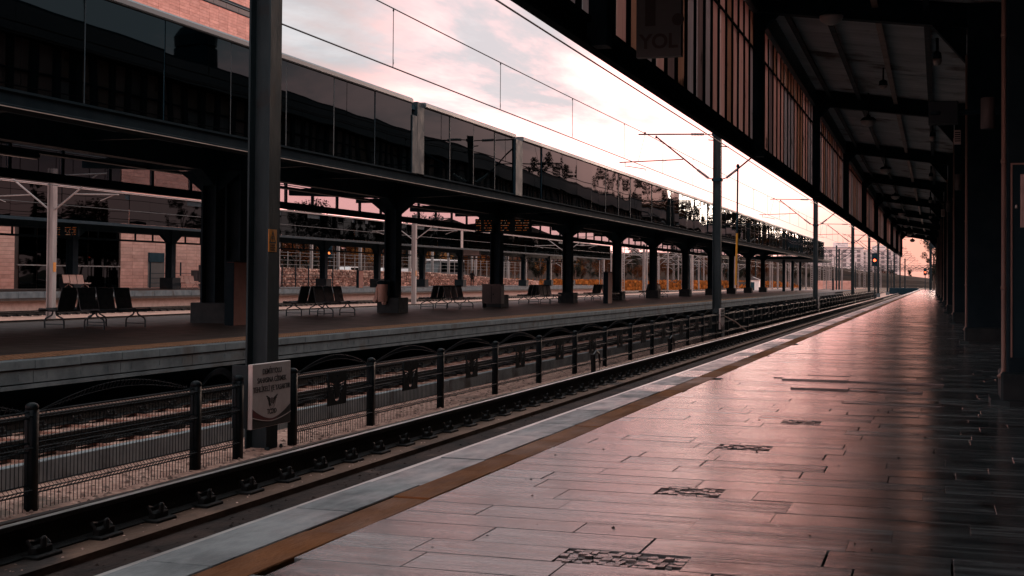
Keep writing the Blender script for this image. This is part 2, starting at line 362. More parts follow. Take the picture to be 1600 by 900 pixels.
def flat_shape(name, loops, depth, mat):
    """filled outline(s) with holes, extruded: loops of (x, y)"""
    cu = bpy.data.curves.new(name, 'CURVE'); cu.dimensions = '2D'; cu.fill_mode = 'BOTH'; cu.extrude = depth
    for lp in loops:
        sp = cu.splines.new('POLY'); sp.points.add(len(lp) - 1); sp.use_cyclic_u = True
        for p, q in zip(sp.points, lp): p.co = (q[0], q[1], 0, 1)
    o = bpy.data.objects.new(name, cu); COL.objects.link(o)
    dg = bpy.context.evaluated_depsgraph_get(); dg.update()
    me = bpy.data.meshes.new_from_object(o.evaluated_get(dg))
    bpy.data.objects.remove(o); bpy.data.curves.remove(cu)
    me.name = name; me.materials.clear(); me.materials.append(M[mat]); return me
ORD = ['nearest', 'second nearest', 'third nearest', 'fourth nearest', 'fifth nearest', 'sixth nearest', 'seventh nearest', 'eighth nearest',
       'ninth nearest', 'tenth nearest', 'eleventh nearest', 'twelfth nearest', 'thirteenth nearest', 'fourteenth nearest', 'fifteenth nearest', 'sixteenth nearest']
FACE_X = (pi / 2, 0, pi / 2)       # lettering that faces +X and reads along +Y
FACE_Y = (pi / 2, 0, 0)            # lettering that faces -Y

# ================================================================== GROUND
g = MB(); g.box(-1500, 1500, -300, 3000, -1.6, -0.9)
struct(g.build('ground', 'ground'))
g = MB()
g.box(-11.9, -6.42, -30, 420, -0.95, -0.76)                       # rosy ballast between the two tracks
g.box(-44.2, -21.3, -30, 420, -0.95, -0.80)
struct(g.build('ballast_bed', 'ballast'))
g = MB(); g.box(-6.45, -5.64, -30, 420, -0.95, -0.787); g.box(-5.1, -4.05, -30, 420, -0.95, -0.83)
struct(g.build('track_slab', 'slab_bed'))
g = MB(); g.box(-5.64, -3.0, -30, 420, -0.95, -0.84)
struct(g.build('oily_track_floor', 'dirt'))

# ================================================================== NEAR PLATFORM
PLAT_END = 212.0
EDGE_X, SL_X, YEL0, YEL1, PAVE0, WALL_X = -3.03, -2.74, -2.735, -2.525, -2.52, 1.3
g = MB(); g.box(EDGE_X + 0.02, 30, -12, PLAT_END, -0.95, -0.022)
plat = struct(g.build('near_platform', 'joint'))
PATCH = [(-1.50, -0.98, 5.13, 5.44), (-1.46, -1.12, 7.06, 7.28), (-1.46, -1.14, 8.98, 9.2), (-1.22, -0.92, 10.9, 11.2)]
slab_me = {}
def slab_mesh(w, d):
    """paving slab of a rounded size, shared between equal slabs"""
    key = (round(w, 2), round(d, 2))
    if key not in slab_me:
        q = MB(); a, c = key[0] / 2, key[1] / 2
        q.bbox(-a, a, -c, c, -0.05, 0, 0.0012); slab_me[key] = q.mesh('paving_slab', 'marble')
    return slab_me[key]
rng = random.Random(21)
rest = MB(); nslab = 0
y = 3.6
row = 0
pieces = []
while y < PLAT_END:
    d = rng.choice([0.26, 0.30, 0.30, 0.34, 0.28])
    x = PAVE0 - rng.uniform(0, 0.9); row += 1
    while x < WALL_X + 0.1:
        w = rng.choice([0.60, 0.75, 0.90, 1.05, 1.2, 0.5])
        a, c = max(x, PAVE0), min(x + w, WALL_X + 0.1); x += w
        if c - a < 0.12: continue
        pieces.append((a, c, y, y + d))
    y += d
holes = []
def shards(x0, x1, y0, y1):
    n = max(2, round((x1 - x0) / 0.036)); k = max(2, round((y1 - y0) / 0.04)); q = MB(); dx, dy = (x1 - x0) / n, (y1 - y0) / k
    jit = {(i, j): (x0 + i * dx + (rng.uniform(-.3, .3) * dx if 0 < i < n else 0), y0 + j * dy + (rng.uniform(-.3, .3) * dy if 0 < j < k else 0)) for i in range(n + 1) for j in range(k + 1)}
    for i in range(n):
        for j in range(k):
            if rng.random() < 0.09: continue
            c4 = [jit[i, j], jit[i + 1, j], jit[i + 1, j + 1], jit[i, j + 1]]; cx = sum(p[0] for p in c4) / 4; cy = sum(p[1] for p in c4) / 4; f = rng.uniform(.86, .99)
            q.prism([(cx + (p[0] - cx) * f, cy + (p[1] - cy) * f) for p in c4], -.03, -.003 + rng.gauss(0, .0035), axis='z')
    q.box(x0, x1, y0, y1, -.04, -.010)
    stuff(q.build('broken_slab', 'shard', plat))
done = []
for (a, c, y0, y1) in pieces:
    cut = [p for p in PATCH if c > p[0] + .05 and a < p[1] - .05 and min(y1, p[3]) - max(y0, p[2]) > .45 * (y1 - y0)]
    if cut:
        p = cut[0]; xa, xb = max(a, p[0]), min(c, p[1])
        if xa - a > .10: done.append((a, xa, y0, y1))
        else: xa = a
        if c - xb > .10: done.append((xb, c, y0, y1))
        else: xb = c
        shards(xa, xb, y0 + .003, y1 - .003)
    else: done.append((a, c, y0, y1))
for (a, c, y0, y1) in done:
    z = rng.gauss(0, 0.0004); tx, ty = rng.gauss(0, 0.0003), rng.gauss(0, 0.0018)
    if 14.0 < y0 < 15.8 and -2.1 < a < -0.9 and rng.random() < 0.6: z += rng.uniform(0.006, 0.018); ty += rng.gauss(0, 0.005)
    elif rng.random() < 0.03 and a < -.6: z += 0.004
    gap = 0.0025
    if nslab < 262:
        link('paving_slab', slab_mesh(c - a - 2 * gap, y1 - y0 - 2 * gap), plat, ((a + c) / 2, (y0 + y1) / 2, z), (ty, tx, 0)); nslab += 1
    else:
        rest.box(a + gap, c - gap, y0 + gap, y1 - gap, -0.05, z if y0 < 130 else 0)
stuff(rest.build('far_paving', 'marble', plat))
# pale edge slabs and the ochre strip
def run_slabs(name, x0, x1, step, mat, ymax, y=2.2, jz=0.0015):
    n = 0; far = MB()
    while y < PLAT_END:
        d = rng.choice(step)
        if y < ymax and n < 60:
            key = (name, d)
            if key not in slab_me:
                q = MB(); q.bbox(x0, x1, -d / 2 + .004, d / 2 - .004, -0.07 if name == 'edge_slab' else -0.05, 0, 0.005); slab_me[key] = q.mesh(name, mat)
            link(name, slab_me[key], plat, (0, y + d / 2, rng.gauss(0, jz * .5)), (0, rng.gauss(0, .0006), 0)); n += 1
        else: far.box(x0, x1, y + .004, y + d - .004, -0.07, 0)
        y += d
    stuff(far.build('far_' + name, mat, plat))
run_slabs('edge_slab', EDGE_X - 0.02, SL_X, [0.9, 1.1, 1.3], 'edge_marble', 60)
run_slabs('ochre_slab', YEL0, YEL1, [0.8, 1.0, 1.0, 1.2], 'yellow', 60)
g = MB(); g.box(EDGE_X, EDGE_X + 0.1, -12, PLAT_END, -0.94, -0.075); g.build('platform_wall', 'concrete', plat)

# ================================================================== TRACKS
RH = .17
def rail_prof(x):
    if RH > .2:
        p = [(-.075, 0), (-.075, .014), (-.012, .035), (-.010, .19), (-.036, .205), (-.036, .24), (.036, .24), (.036, .205), (.010, .19), (.012, .035), (.075, .014), (.075, 0)]
        return [(x + a, b) for a, b in p]
    p = [(-.07, 0), (-.07, .012), (-.012, .03), (-.010, .125), (-.036, .138), (-.036, .168), (.036, .168), (.036, .138), (.010, .125), (.012, .03), (.07, .012), (.07, 0)]
    return [(x + a, b) for a, b in p]
def rail(x, ztop, y0, y1, parent):
    q = MB(); q.prism([(a, b + ztop - RH) for a, b in rail_prof(x)], y0, y1)
    q.box(x - .027, x + .027, y0, y1, ztop - .0015, ztop + .0005, 1)
    return q.build('rail', ['rail', 'rail_top'], parent)
def clip_mesh():
    q = MB()
    q.bbox(-.19, .19, -.10, .10, -0.02, .022, .006)                              # base plate
    for s in (-1, 1):
        q.bbox(s * .105 - .035, s * .105 + .035, -.07, .07, .02, .062, .008)
        q.tube([(s * .10, -.06, .05), (s * .07, -.07, .09), (s * .05, 0, .075), (s * .07, .07, .09), (s * .12, .06, .06)], .011, 5)
        q.lathe([(.02, 0), (.02, .05), (.012, .06)], 6, (s * .13, 0, .05))
    return q.mesh('fastening', 'clip')
CLIP = clip_mesh()
def track(label, xs, ztop, y0, y1, clip_n, clip_to, step=0.72, start=6.2, off=0.0):
    t = thing('railway_track', label, 'railway track')
    for x in xs: rail(x, ztop, y0, y1, t)
    n = 0
    for x in xs:
        y = start + off; far = MB()
        while y < clip_to:
            if n < clip_n: link('fastening', CLIP, t, (x, y, ztop - RH), None, (1, 1.35, 1.3) if RH > .2 else None); n += 1
            else: far.box(x - .17, x + .17, y - .09, y + .09, ztop - .2, ztop - .10)
            y += step
        if far.v: stuff(far.build('far_fastening', 'clip', t))
    return t
RH = .24
t1 = track('dark rusty track on a stained concrete bed along the marble platform', (-6.0, -4.52), -0.55, -20, 420, 140, 150)
RH = .17
t2 = track('dark track behind the black mesh fence, on rosy ballast under the island platform', (-10.46, -9.03), -0.55, -20, 420, 150, 150)
t2n = MB()
for i in range(120): t2n.box(-11.05, -8.45, 6.2 + i * .72 - .11, 6.2 + i * .72 + .11, -.78, -.725)
stuff(t2n.build('sleepers', 'ballast', t2))
t3 = track('far track running close behind the island platform', (-24.0, -22.55), -0.55, -20, 420, 0, 160)
t4 = track('far track beneath the edge of the far platform', (-41.6, -40.15), -0.55, -20, 420, 0, 160)
t5 = track('middle far track beside the pale lit masts', (-33.0, -31.5), -0.55, -20, 420, 0, 160)
# cable trough: grey kerb behind the fence
tr = thing('cable_trough', 'long grey concrete cable trough running along behind the black mesh fence', 'cable trough')
y = 2.0; k = 0
TB = MB(); TB.bbox(-.05, .05, -.745, .745, -.86, -.56, .006); TB = TB.mesh('trough_block', 'trough')
for i in range(90):
    link('trough_block', TB, tr, (-7.90, 2 + i * 1.5, random.gauss(0, .002)))
# cables and a hose loop lying on the ballast
q = MB(); q.tube([(-6.75, 6 + i * 2, -.74 + .01 * sin(i * 2.1)) for i in range(60)], .016, 5); tag(q.build('ground_cable', 'wire'), 'thin black cable lying on the ballast at the foot of the mesh fence', 'cable')
for k, (yy, lb) in enumerate([(25.4, 'black cable loop rising from a dark stub beside the near rail, the nearer of two'), (33.2, 'black cable loop rising from a dark stub beside the near rail, the farther of two')]):
    t = thing('cable_loop', lb, 'cable loop', (-6.55, yy, -.76), 0, 'cable loops beside the rail')
    q = MB(); q.tube([(0, 0, 0), (-.02, .0, .42)], .05, 8); q.build('stub', 'rail', t)
    q = MB(); q.tube([(0, 0, .40), (.02, .12, .48), (.03, .3, .42), (.03, .38, .25), (.02, .36, .0)], .022, 6); q.build('cable', 'wire', t)

# loose stones on the ballast, the slab and the oily floor
def stones(name, n, x0, x1, y0, y1, z, r0, r1, mat, seed, clump=1.5):
    rs = random.Random(seed); q = MB()
    for i in range(n):
        x = rs.uniform(x0, x1); y = y0 + (y1 - y0) * rs.random() ** clump; a = rs.uniform(r0, r1); t = rs.uniform(0, 6); h = a * rs.uniform(.4, .9)
        vs = [(x + a * rs.uniform(.7, 1.2) * cos(t + k * 1.257), y + a * rs.uniform(.7, 1.2) * sin(t + k * 1.257), z + h * rs.uniform(-.1, .35)) for k in range(5)] + [(x + rs.uniform(-.3, .3) * a, y + rs.uniform(-.3, .3) * a, z + h)]
        q.add(vs, [(k, (k + 1) % 5, 5) for k in range(5)])
    return stuff(tag(q.build(name, mat), None, None))
for i_, (a_, b_, n_) in enumerate(((-7.8, -6.45, 5200), (-8.9, -8.2, 2600), (-10.4, -9.1, 4200), (-11.6, -10.55, 1800))):
    o = stones('loose_ballast', n_, a_, b_, 6, 70, -.76, .012, .034, 'pebble', 40 + i_)
    tag(o, 'loose stones on the ballast ' + ('at the foot of the mesh fence', 'beside the cable trough', 'between the rails behind the fence', 'below the island platform edge')[i_], 'gravel')
o = stones('loose_grit', 1500, -5.6, -4.1, 4, 40, -.84, .006, .022, 'dirt', 50); tag(o, 'loose grit and crumbs on the oily floor beside the marble platform', 'grit')
o = stones('slab_grit', 700, -6.4, -5.66, 6, 40, -.787, .005, .016, 'pebble', 51); tag(o, 'scattered small stones on the brown track slab under the near rail', 'grit')
o = stones('floor_litter', 130, -2.5, 1.0, 5, 30, .0, .004, .012, 'dirt', 52, 1.2); tag(o, 'tiny dark specks of litter scattered over the marble paving', 'litter')
# ================================================================== MESH FENCE between the tracks
FX, FB, FT = -7.0, -0.86, 0.10
fence = thing('mesh_fence', 'black mesh fence with round-capped posts, arched tops and emblem plates between the tracks', 'fence')
posts = [8.94 - 2.47, 8.94, 11.41, 12.24, 13.46] + [15.62 + 2.5 * i for i in range(58)]
q = MB(); q.bbox(-.045, .045, -.045, .045, FB, FT - .03, .012)
q.lathe([(.052, FT - .04), (.055, FT - .015), (.045, FT + .005), (.02, FT + .016), (0, FT + .018)], 12)
PM = q.mesh('post', 'fence', True)
for py in posts: link('post', PM, fence, (FX, py, 0))
def panel(L):
    q = MB(); n = int(L / .05); w = .0040
    def wire(pts, r=w): q.tube(pts, r, 4, caps=False)
    for i in range(1, n):
        yy = i * L / n
        wire([(0, yy, FB + .06), (0, yy, -.62), (.035, yy, -.585), (0, yy, -.55), (0, yy, -.28), (.035, yy, -.245), (0, yy, -.21), (0, yy, -.01), (.035, yy, .015), (0, yy, .04)])
    for z in (-.62, -.55, -.28, -.21, -.01, .04, FB + .08): wire([(.006, .03, z), (.006, L - .03, z)], .007)
    for z in (-.585, -.245, .015): wire([(.04, .03, z), (.04, L - .03, z)], .006)
    for r_ in (0, .055):                                           # the arch: two curved wires and the short bars between
        wire([(0, .06 + (L - .12) * t / 16, .04 + (.17 - r_) * sin(pi * t / 16)) for t in range(17)], .0024)
    for t in range(2, 42):
        u = t / 43; yy = .06 + (L - .12) * u; zz = .04 + .17 * sin(pi * u)
        wire([(0, yy, zz - .05), (.03, yy + .01, zz + .012)], .0028)
    return q.mesh('mesh_panel', 'fence')
PAN = {}
def plate_loops():
    w, h = .26, .20
    def arc(cx, cy, rx, ry, a0, a1, n=10): return [(cx + rx * cos(a0 + (a1 - a0) * i / n), cy + ry * sin(a0 + (a1 - a0) * i / n)) for i in range(n + 1)]
    loops = [[(-w, -h), (w, -h), (w, h), (-w, h)]]
    loops.append(arc(0, -.03, .10, .13, pi * 1.02, pi * 1.98) + arc(0, -.03, .060, .085, pi * 1.98, pi * 1.02))      # the wheel
    for s in (-1, 1):
        for i in range(4):                                          # feathers of the wing
            y0 = .075 - i * .036; x1 = .225 - i * .03
            f = [(s * .07, y0 - .035), (s * x1, y0 - .012), (s * (x1 - .006), y0 + .006), (s * .07, y0 - .017)]
            loops.append(f if s > 0 else f[::-1])
    loops.append(arc(0, .145, .014, .014, 0, 2 * pi, 8)[:-1])
    return loops
EMB = flat_shape('emblem_plate', plate_loops(), .006, 'fence')
for a, b in zip(posts, posts[1:]):
    L = round(b - a, 2)
    if a == 12.24: continue                       # the mast stands in this gap
    if L not in PAN: PAN[L] = panel(L)
    link('mesh_panel', PAN[L], fence, (FX, a, 0))
    if L > 2.2 and a > 13.5: link('emblem_plate', EMB, fence, (FX + .055, a + L / 2 - .05, -.19), FACE_X)
# the fence plates near the first mast
link('emblem_plate', EMB, fence, (FX + .055, 14.5, -.19), FACE_X)

# ================================================================== CATENARY MASTS between the tracks
def h_section(q, w, d, z0, z1, tf=.022, tw=.016, mi=0, cx=0, cy=0):
    a, b = w / 2, d / 2
    pts = [(-a, -b), (-a + tf, -b), (-a + tf, -tw / 2), (a - tf, -tw / 2), (a - tf, -b), (a, -b), (a, b), (a - tf, b), (a - tf, tw / 2), (-a + tf, tw / 2), (-a + tf, b), (-a, b)]
    q.prism([(cx + p[0], cy + p[1]) for p in pts], z0, z1, mi, axis='z')
def cantilever(parent, s, wm='black_steel', top=5.33, reach=2.75):
    """swivelling bracket on side s of a mast; local origin at the mast foot on rail-level height 0 = platform level"""
    q = MB()
    q.tube([(s * .15, 0, 6.14), (s * .45, 0, 6.145)], .02); q.tube([(s * .9, 0, 6.16), (s * reach, 0, 6.20)], .027)
    q.tube([(s * .15, 0, 4.60), (s * .3, 0, 4.64)], .02); q.tube([(s * .68, 0, 4.93), (s * 2.12, 0, 6.10)], .03)
    q.tube([(s * 1.18, 0, 5.30), (s * 3.42, 0, 5.24)], .022)
    q.tube([(s * 3.22, 0, 5.24), (s * 3.22, 0, 5.08), (s * 3.12, 0, 5.10), (s * 2.5, 0, 4.99), (s * 2.5, 0, 4.93)], .014, 5)
    q.tube([(s * 2.52, 0, 6.18), (s * 2.75, 0, 5.28)], .006, 4); q.tube([(s * 1.7, 0, 5.29), (s * 2.5, 0, 5.0)], .004, 4)
    q.lathe([(.03, 0), (.045, .03), (.03, .09)], 8, (s * 2.12, 0, 6.05)); q.lathe([(.025, 0), (.04, .05), (.02, .11)], 8, (s * 2.52, 0, 6.18))
    c = q.build('cantilever', wm, parent)
    q = MB()
    for a, b in (((s * .45, 0, 6.145), (s * .9, 0, 6.16)), ((s * .3, 0, 4.64), (s * .68, 0, 4.93))):
        a, b = Vector(a), Vector(b); n = 9
        q.tube([a + (b - a) * i / (2 * n) for i in range(2 * n + 1)], [.032 if i % 2 else .058 for i in range(2 * n + 1)], 8)
    q.build('insulator', 'insulator', c)
    return c
def near_mast(y, label, first=False):
    t = thing('catenary_mast', label, 'catenary mast', (-7.2, y, 0), 0, 'steel masts along the mesh fence')
    q = MB(); h_section(q, .27, .26, -.5, 6.3)
    q.build('shaft', 'mast', t)
    q = MB()
    if first: q.bbox(-.28, .28, -.26, .26, -.86, -.79, .02)
    else: q.bbox(-.24, .24, -.22, .22, -.86, -.30, .02)
    zf = -.79 if first else -.30
    for sx in (-.17, .17):
        for sy in (-.15, .15): q.lathe([(.022, 0), (.022, .05), (.012, .07)], 6, (sx, sy, zf))
    h_section(q, .27, .26, zf - .01, -.20 if not first else -.48)
    q.build('foot', 'concrete' if not first else 'mast', t)
    for z in (6.12, 4.58): q = MB(); q.box(-.155, .155, -.15, -.13, z - .05, z + .05); q.box(-.155, .155, .13, .15, z - .05, z + .05); q.box(-.17, -.135, -.15, .15, z - .05, z + .05); q.box(.135, .17, -.15, .15, z - .05, z + .05); q.build('clamp', 'black_steel', t)
    q = MB(); q.tube([(.13, 0, 5.72), (.38, 0, 5.69)], .02); q.tube([(-.13, 0, 5.93), (-.32, 0, 5.95)], .02)
    q.build('feeder_arm', 'black_steel', t)
    cantilever(t, -1); cantilever(t, 1, reach=2.3)
    return t
mast_y = [13.1, 44.6, 81.9, 118.0, 146, 168, 199, 228, 262, 300]
for i, yy in enumerate(mast_y):
    near_mast(yy, ['thick grey steel mast in the left foreground carrying a white warning board', 'grey steel mast with a yellow rod hanging from its bracket'][i] if i < 2 else
              ORD[i] + ' steel catenary mast in the row along the mesh fence', i == 0)
# warning board on the first mast: a box sign that faces the near platform
def warn_board(y0, label, full=True):
    t = thing('warning_board', label, 'sign', (-6.97, y0, 0), 0, 'white boards strapped to the masts')
    q = MB()
    w, z0, z1 = .86, -.475, .215
    q.bbox(-.02, .035, 0, w, z0, z1, .004); q.build('board', 'sign_face', t)
    q = MB(); q.box(-.21, -.021, -.004, .03, z0 + .01, z1 - .01); q.build('side_flange', 'mast', t)
    d = .0365
    q = MB()
    n = 18; low = [];
    for i in range(n + 1): u = i / n; low.append((u * w, z0 + .085 + .13 * (abs(2 * u - 1)) ** 1.7))
    q.prism([(0, z0 + .004)] + low[:1] + low[1:] + [(w, z0 + .004)], d, d + .002, axis='x'); q.build('dark_sweep', 'sign_ink', t)
    q = MB(); lo = [(u * w, z0 + .085 + .13 * (abs(2 * u - 1)) ** 1.7) for u in [i / n for i in range(n // 2 + 5)]]
    q.prism([(p[0], p[1] - .075 * (1 - i / len(lo))) for i, p in enumerate(lo)][::-1] + lo, d + .0025, d + .004, axis='x'); q.build('red_sweep', 'sign_red', t)
    q = MB(); q.prism([(u * w, z0 + .066 + .062 * (abs(2 * u - 1)) ** 1.7) for u in [i / n for i in range(n + 1)]] + [(u * w, z0 + .057 + .062 * (abs(2 * u - 1)) ** 1.7) for u in [i / n for i in range(n, -1, -1)]], d + .0045, d + .006, axis='x')
    q.build('white_line', 'sign_face', t)
    if full:
        for s_, z, sz in (('DEMİRYOLU', .125, .082), ('SAHASINA GİRMEK', .032, .082), ('TEHLİKELİ VE YASAKTIR', -.062, .082)):
            me = text_mesh(s_, sz, .0015, bold=.0004); me.materials.append(M['sign_ink']); o = link('lettering', me, t, (d, w / 2, z), FACE_X)
            o.scale = (.92, 1, 1)
        me = text_mesh('TCDD', .075, .0015, bold=.001); me.materials.append(M['sign_ink']); link('lettering', me, t, (d, w / 2, -.315), FACE_X)
        def arc(cx, cy, rx, ry, a0, a1, n=10): return [(cx + rx * cos(a0 + (a1 - a0) * i / n), cy + ry * sin(a0 + (a1 - a0) * i / n)) for i in range(n + 1)]
        loops = [arc(0, 0, .075, .085, pi * 1.03, pi * 1.97) + arc(0, .0, .045, .05, pi * 1.97, pi * 1.03)]
        loops.append([(-.012, -.03), (.012, -.03), (.012, .035), (-.012, .035)])
        for s in (-1, 1):
            for i in range(3):
                y0_ = .055 - i * .024; x1 = .125 - i * .02
                f = [(s * .03, y0_ - .045), (s * x1, y0_ - .004), (s * (x1 - .005), y0_ + .012), (s * .03, y0_ - .028)]
                loops.append(f if s > 0 else f[::-1])
        loops.append(arc(0, .105, .009, .009, 0, 2 * pi, 8)[:-1])
        link('emblem', flat_shape('emblem', loops, .0015, 'sign_ink'), t, (d, w / 2, -.2), FACE_X)
    else:
        for k_, z in enumerate((.125, .032, -.062)):
            me = text_mesh(('DEMİRYOLU', 'SAHASINA GİRMEK', 'TEHLİKELİ VE YASAKTIR')[k_], .082, .0015); me.materials.append(M['sign_ink']); link('lettering', me, t, (d, w / 2, z), FACE_X)
    return t
warn_board(12.42, 'white warning board with three lines of lettering and a winged emblem on the foreground mast')
warn_board(43.75, 'white warning board strapped to the mast that holds the yellow rod', False)
warn_board(81.2, 'small far white warning board on the third mast of the fence row', False)
# orange electric shock plate
t = thing('shock_plate', 'small orange high voltage plate with a black triangle on the foreground mast', 'sign', (-7.0645, 13.06, 1.555))
q = MB(); q.box(0, .004, -.095, .095, -.125, .125); q.build('plate', 'warn', t)
tri = [[(-.075, -.03), (.075, -.03), (0, .115)], [(-.050, -.014), (0, .085), (.050, -.014)]]
link('triangle', flat_shape('triangle', tri, .001, 'sign_ink'), t, (.0055, 0, 0), FACE_X)
link('bolt_symbol', flat_shape('bolt_symbol', [[(-.012, .05), (.008, .05), (.0, .025), (.016, .025), (-.006, -.01), (.0, .015), (-.016, .015)]], .001, 'sign_ink'), t, (.0055, 0, 0), FACE_X)
for i, s_ in enumerate(('YÜKSEK', 'GERİLİM', 'TEHLİKE')):
    me = text_mesh(s_, .030, .001); me.materials.append(M['sign_ink']); link('lettering', me, t, (.0055, 0, -.052 - i * .027), FACE_X)
# yellow insulated rod on the second mast
t = thing('earthing_rod', 'long rod, black above and yellow below, hanging from the bracket of the second mast', 'rod', (-6.5, 44.55, 0))
q = MB(); q.tube([(0, 0, 5.08), (-.02, 0, 2.75)], .03, 8); q.lathe([(.05, 0), (.06, .06), (.03, .12)], 8, (0, 0, 4.98)); q.build('upper_rod', 'black_steel', t)
q = MB(); q.tube([(-.02, 0, 2.75), (-.05, 0, 1.0)], .036, 8); q.build('lower_rod', 'yellow_rod', t)
q = MB(); q.tube([(-7.0, 44.4, .0), (-6.6, 44.9, -.25), (-6.3, 45.6, -.6), (-6.1, 46.2, -.72)], .02, 6); tag(q.build('earth_cable', 'pipe'), 'pale cable slanting down from the second mast to the near rail', 'cable')

# overhead line: contact wire, messenger and droppers of the track behind the fence, and the feeder on the mast tops
def catenary(x, label, zc=5.08, drop=1.15, ys=mast_y, sag=.05, droppers=True, y_lo=-25, r=1.0):
    t = thing('overhead_line', label, 'overhead wire')
    q = MB(); q.tube([(x, y_lo, zc), (x, 420, zc)], .015 * r, 5); q.build('contact_wire', 'wire', t)
    q = MB(); pts = []; sup = [y_lo - 6] + list(ys)
    DR = MB(); DR.tube([(0, 0, 0), (0, 0, 1)], .0075 * r, 4); DR.tube([(0, 0, .02), (0, .03, .08), (0, .02, .14), (0, 0, .1)], .004, 4); DR.lathe([(.012, .95), (.018, .97), (.01, 1.0)], 6); DR = DR.mesh('dropper', 'wire')
    for a, b in zip(sup, sup[1:]):
        n = 8
        for i in range(n): u = i / n; pts.append((x, a + (b - a) * u, zc + drop - sag * 4 * u * (1 - u)))
        k = max(3, round((b - a) / 6.4))
        for i in range(k):
            u = (i + .5) / k; yy = a + (b - a) * u
            if yy > 170: continue
            zt = zc + drop - sag * 4 * u * (1 - u)
            if droppers: link('dropper', DR, t, (x, yy, zc), None, (1, 1, zt - zc))
    q.tube(pts, .013 * r, 5); q.build('messenger_wire', 'wire', t)
    return t
catenary(-9.72, 'contact wire and messenger with droppers over the track behind the mesh fence')
catenary(-5.25, 'contact wire and messenger over the near track, mostly hidden by the dark canopy edge', zc=5.05)
q = MB(); pts = []
for a, b in zip([-25] + mast_y, mast_y):
    for i in range(8): u = i / 8; pts.append((-6.85, a + (b - a) * u, 5.69 - .02 * 4 * u * (1 - u)))
q.tube(pts, .018, 5); tag(q.build('feeder_wire', 'wire'), 'single feeder wire strung along the mast tops close to the near canopy', 'overhead wire')

# ================================================================== NEAR CANOPY (over the marble platform)
FRAMES = [0.65, 13.5, 26.35, 39.2, 52.05, 64.9, 77.75, 90.6, 103.45, 116.3, 129.15]
CAN_END = 137.0
FAX = -3.55
def col_x(y): return 0.60 - 0.0078 * (y - 13.5)
def z_right(y): d = max(y - 26, -30); return 6.07 - .0175 * d + .000075 * d * d
def z_left(y): return z_right(y) + .42
can = thing('platform_canopy', 'long dark canopy over the marble platform with ribbed translucent side cladding', 'canopy')
q = MB()
for a, b in zip(range(-12, 137, 6), range(-6, 143, 6)):
    b = min(b, 137)
    q.prism([(FAX - .06, 3.61), (FAX + .05, 3.61), (FAX + .05, 3.66), (FAX - .0, 3.68), (FAX - .0, 3.86), (FAX + .05, 3.88), (FAX + .05, 3.93), (FAX - .06, 3.93), (FAX - .06, 3.88), (FAX - .04, 3.86), (FAX - .04, 3.68), (FAX - .06, 3.66)], a, b - .006)
q.build('fascia_beam', 'matt_black', can)
q = MB(); q.box(FAX - .07, FAX - .03, -12, CAN_END, 5.76, 5.80); q.box(FAX + .0, FAX + .035, -12, CAN_END, 5.76, 5.80); q.build('cladding_rail', 'black_steel', can)
def strip_mesh(mat, L, w=.75):
    """one folded rib of the side cladding: flat, step, flat, step"""
    q = MB(); t = .012; D = .07
    o = [(0, 0), (.47, 0), (.51, D), (.70, D), (.74, 0), (.75, 0)]
    pts = [(x, y) for x, y in o]; n = len(pts)
    vs = [(FAX - .0 - p[1], p[0], 0) for p in pts] + [(FAX - p[1], p[0], L) for p in pts] + [(FAX + t - p[1], p[0], 0) for p in pts] + [(FAX + t - p[1], p[0], L) for p in pts]
    fs = []
    q.add(vs, [])
    for i in range(n - 1):
        q.f += [(i, n + i, n + i + 1, i + 1), (2 * n + i, 2 * n + i + 1, 3 * n + i + 1, 3 * n + i)]; q.m += [0 if i in (0, 4) else 1] * 2
    return q.mesh('cladding_strip', [mat, 'dark_steel'])
STR = {k: strip_mesh(k, 1.0) for k in ('clad_a', 'clad_b', 'clad_c', 'clad_d')}
yy = -11.6; rs = random.Random(5)
while yy < CAN_END - .8:
    k = rs.choice(['clad_a', 'clad_a', 'clad_a', 'clad_b', 'clad_b', 'clad_c', 'clad_d'])
    ztop = z_left(yy) - .02
    link('cladding_strip', STR[k], can, (rs.gauss(0, .004), yy, 3.925), None, (1, 1, 5.765 - 3.925))
    link('cladding_strip', STR[rs.choice([k, k, 'clad_c'])], can, (rs.gauss(0, .004), yy, 5.80), None, (1, 1, max(.15, ztop - 5.80)))
    yy += .75
# gutter along the outer top edge
q = MB()
for a, b in zip(range(-12, 137, 6), range(-6, 143, 6)):
    b = min(b, 137); za, zb = z_left(a), z_left(b)
    pr = [(FAX - .34, .02), (FAX + .1, .02), (FAX + .1, .62), (FAX - .34, .62)]
    q.add([(p[0], a, za + p[1]) for p in pr] + [(p[0], b - .01, zb + p[1]) for p in pr], [(0, 1, 5, 4), (1, 2, 6, 5), (2, 3, 7, 6), (3, 0, 4, 7), (3, 2, 1, 0), (4, 5, 6, 7)])
q.build('gutter', 'cap', can)
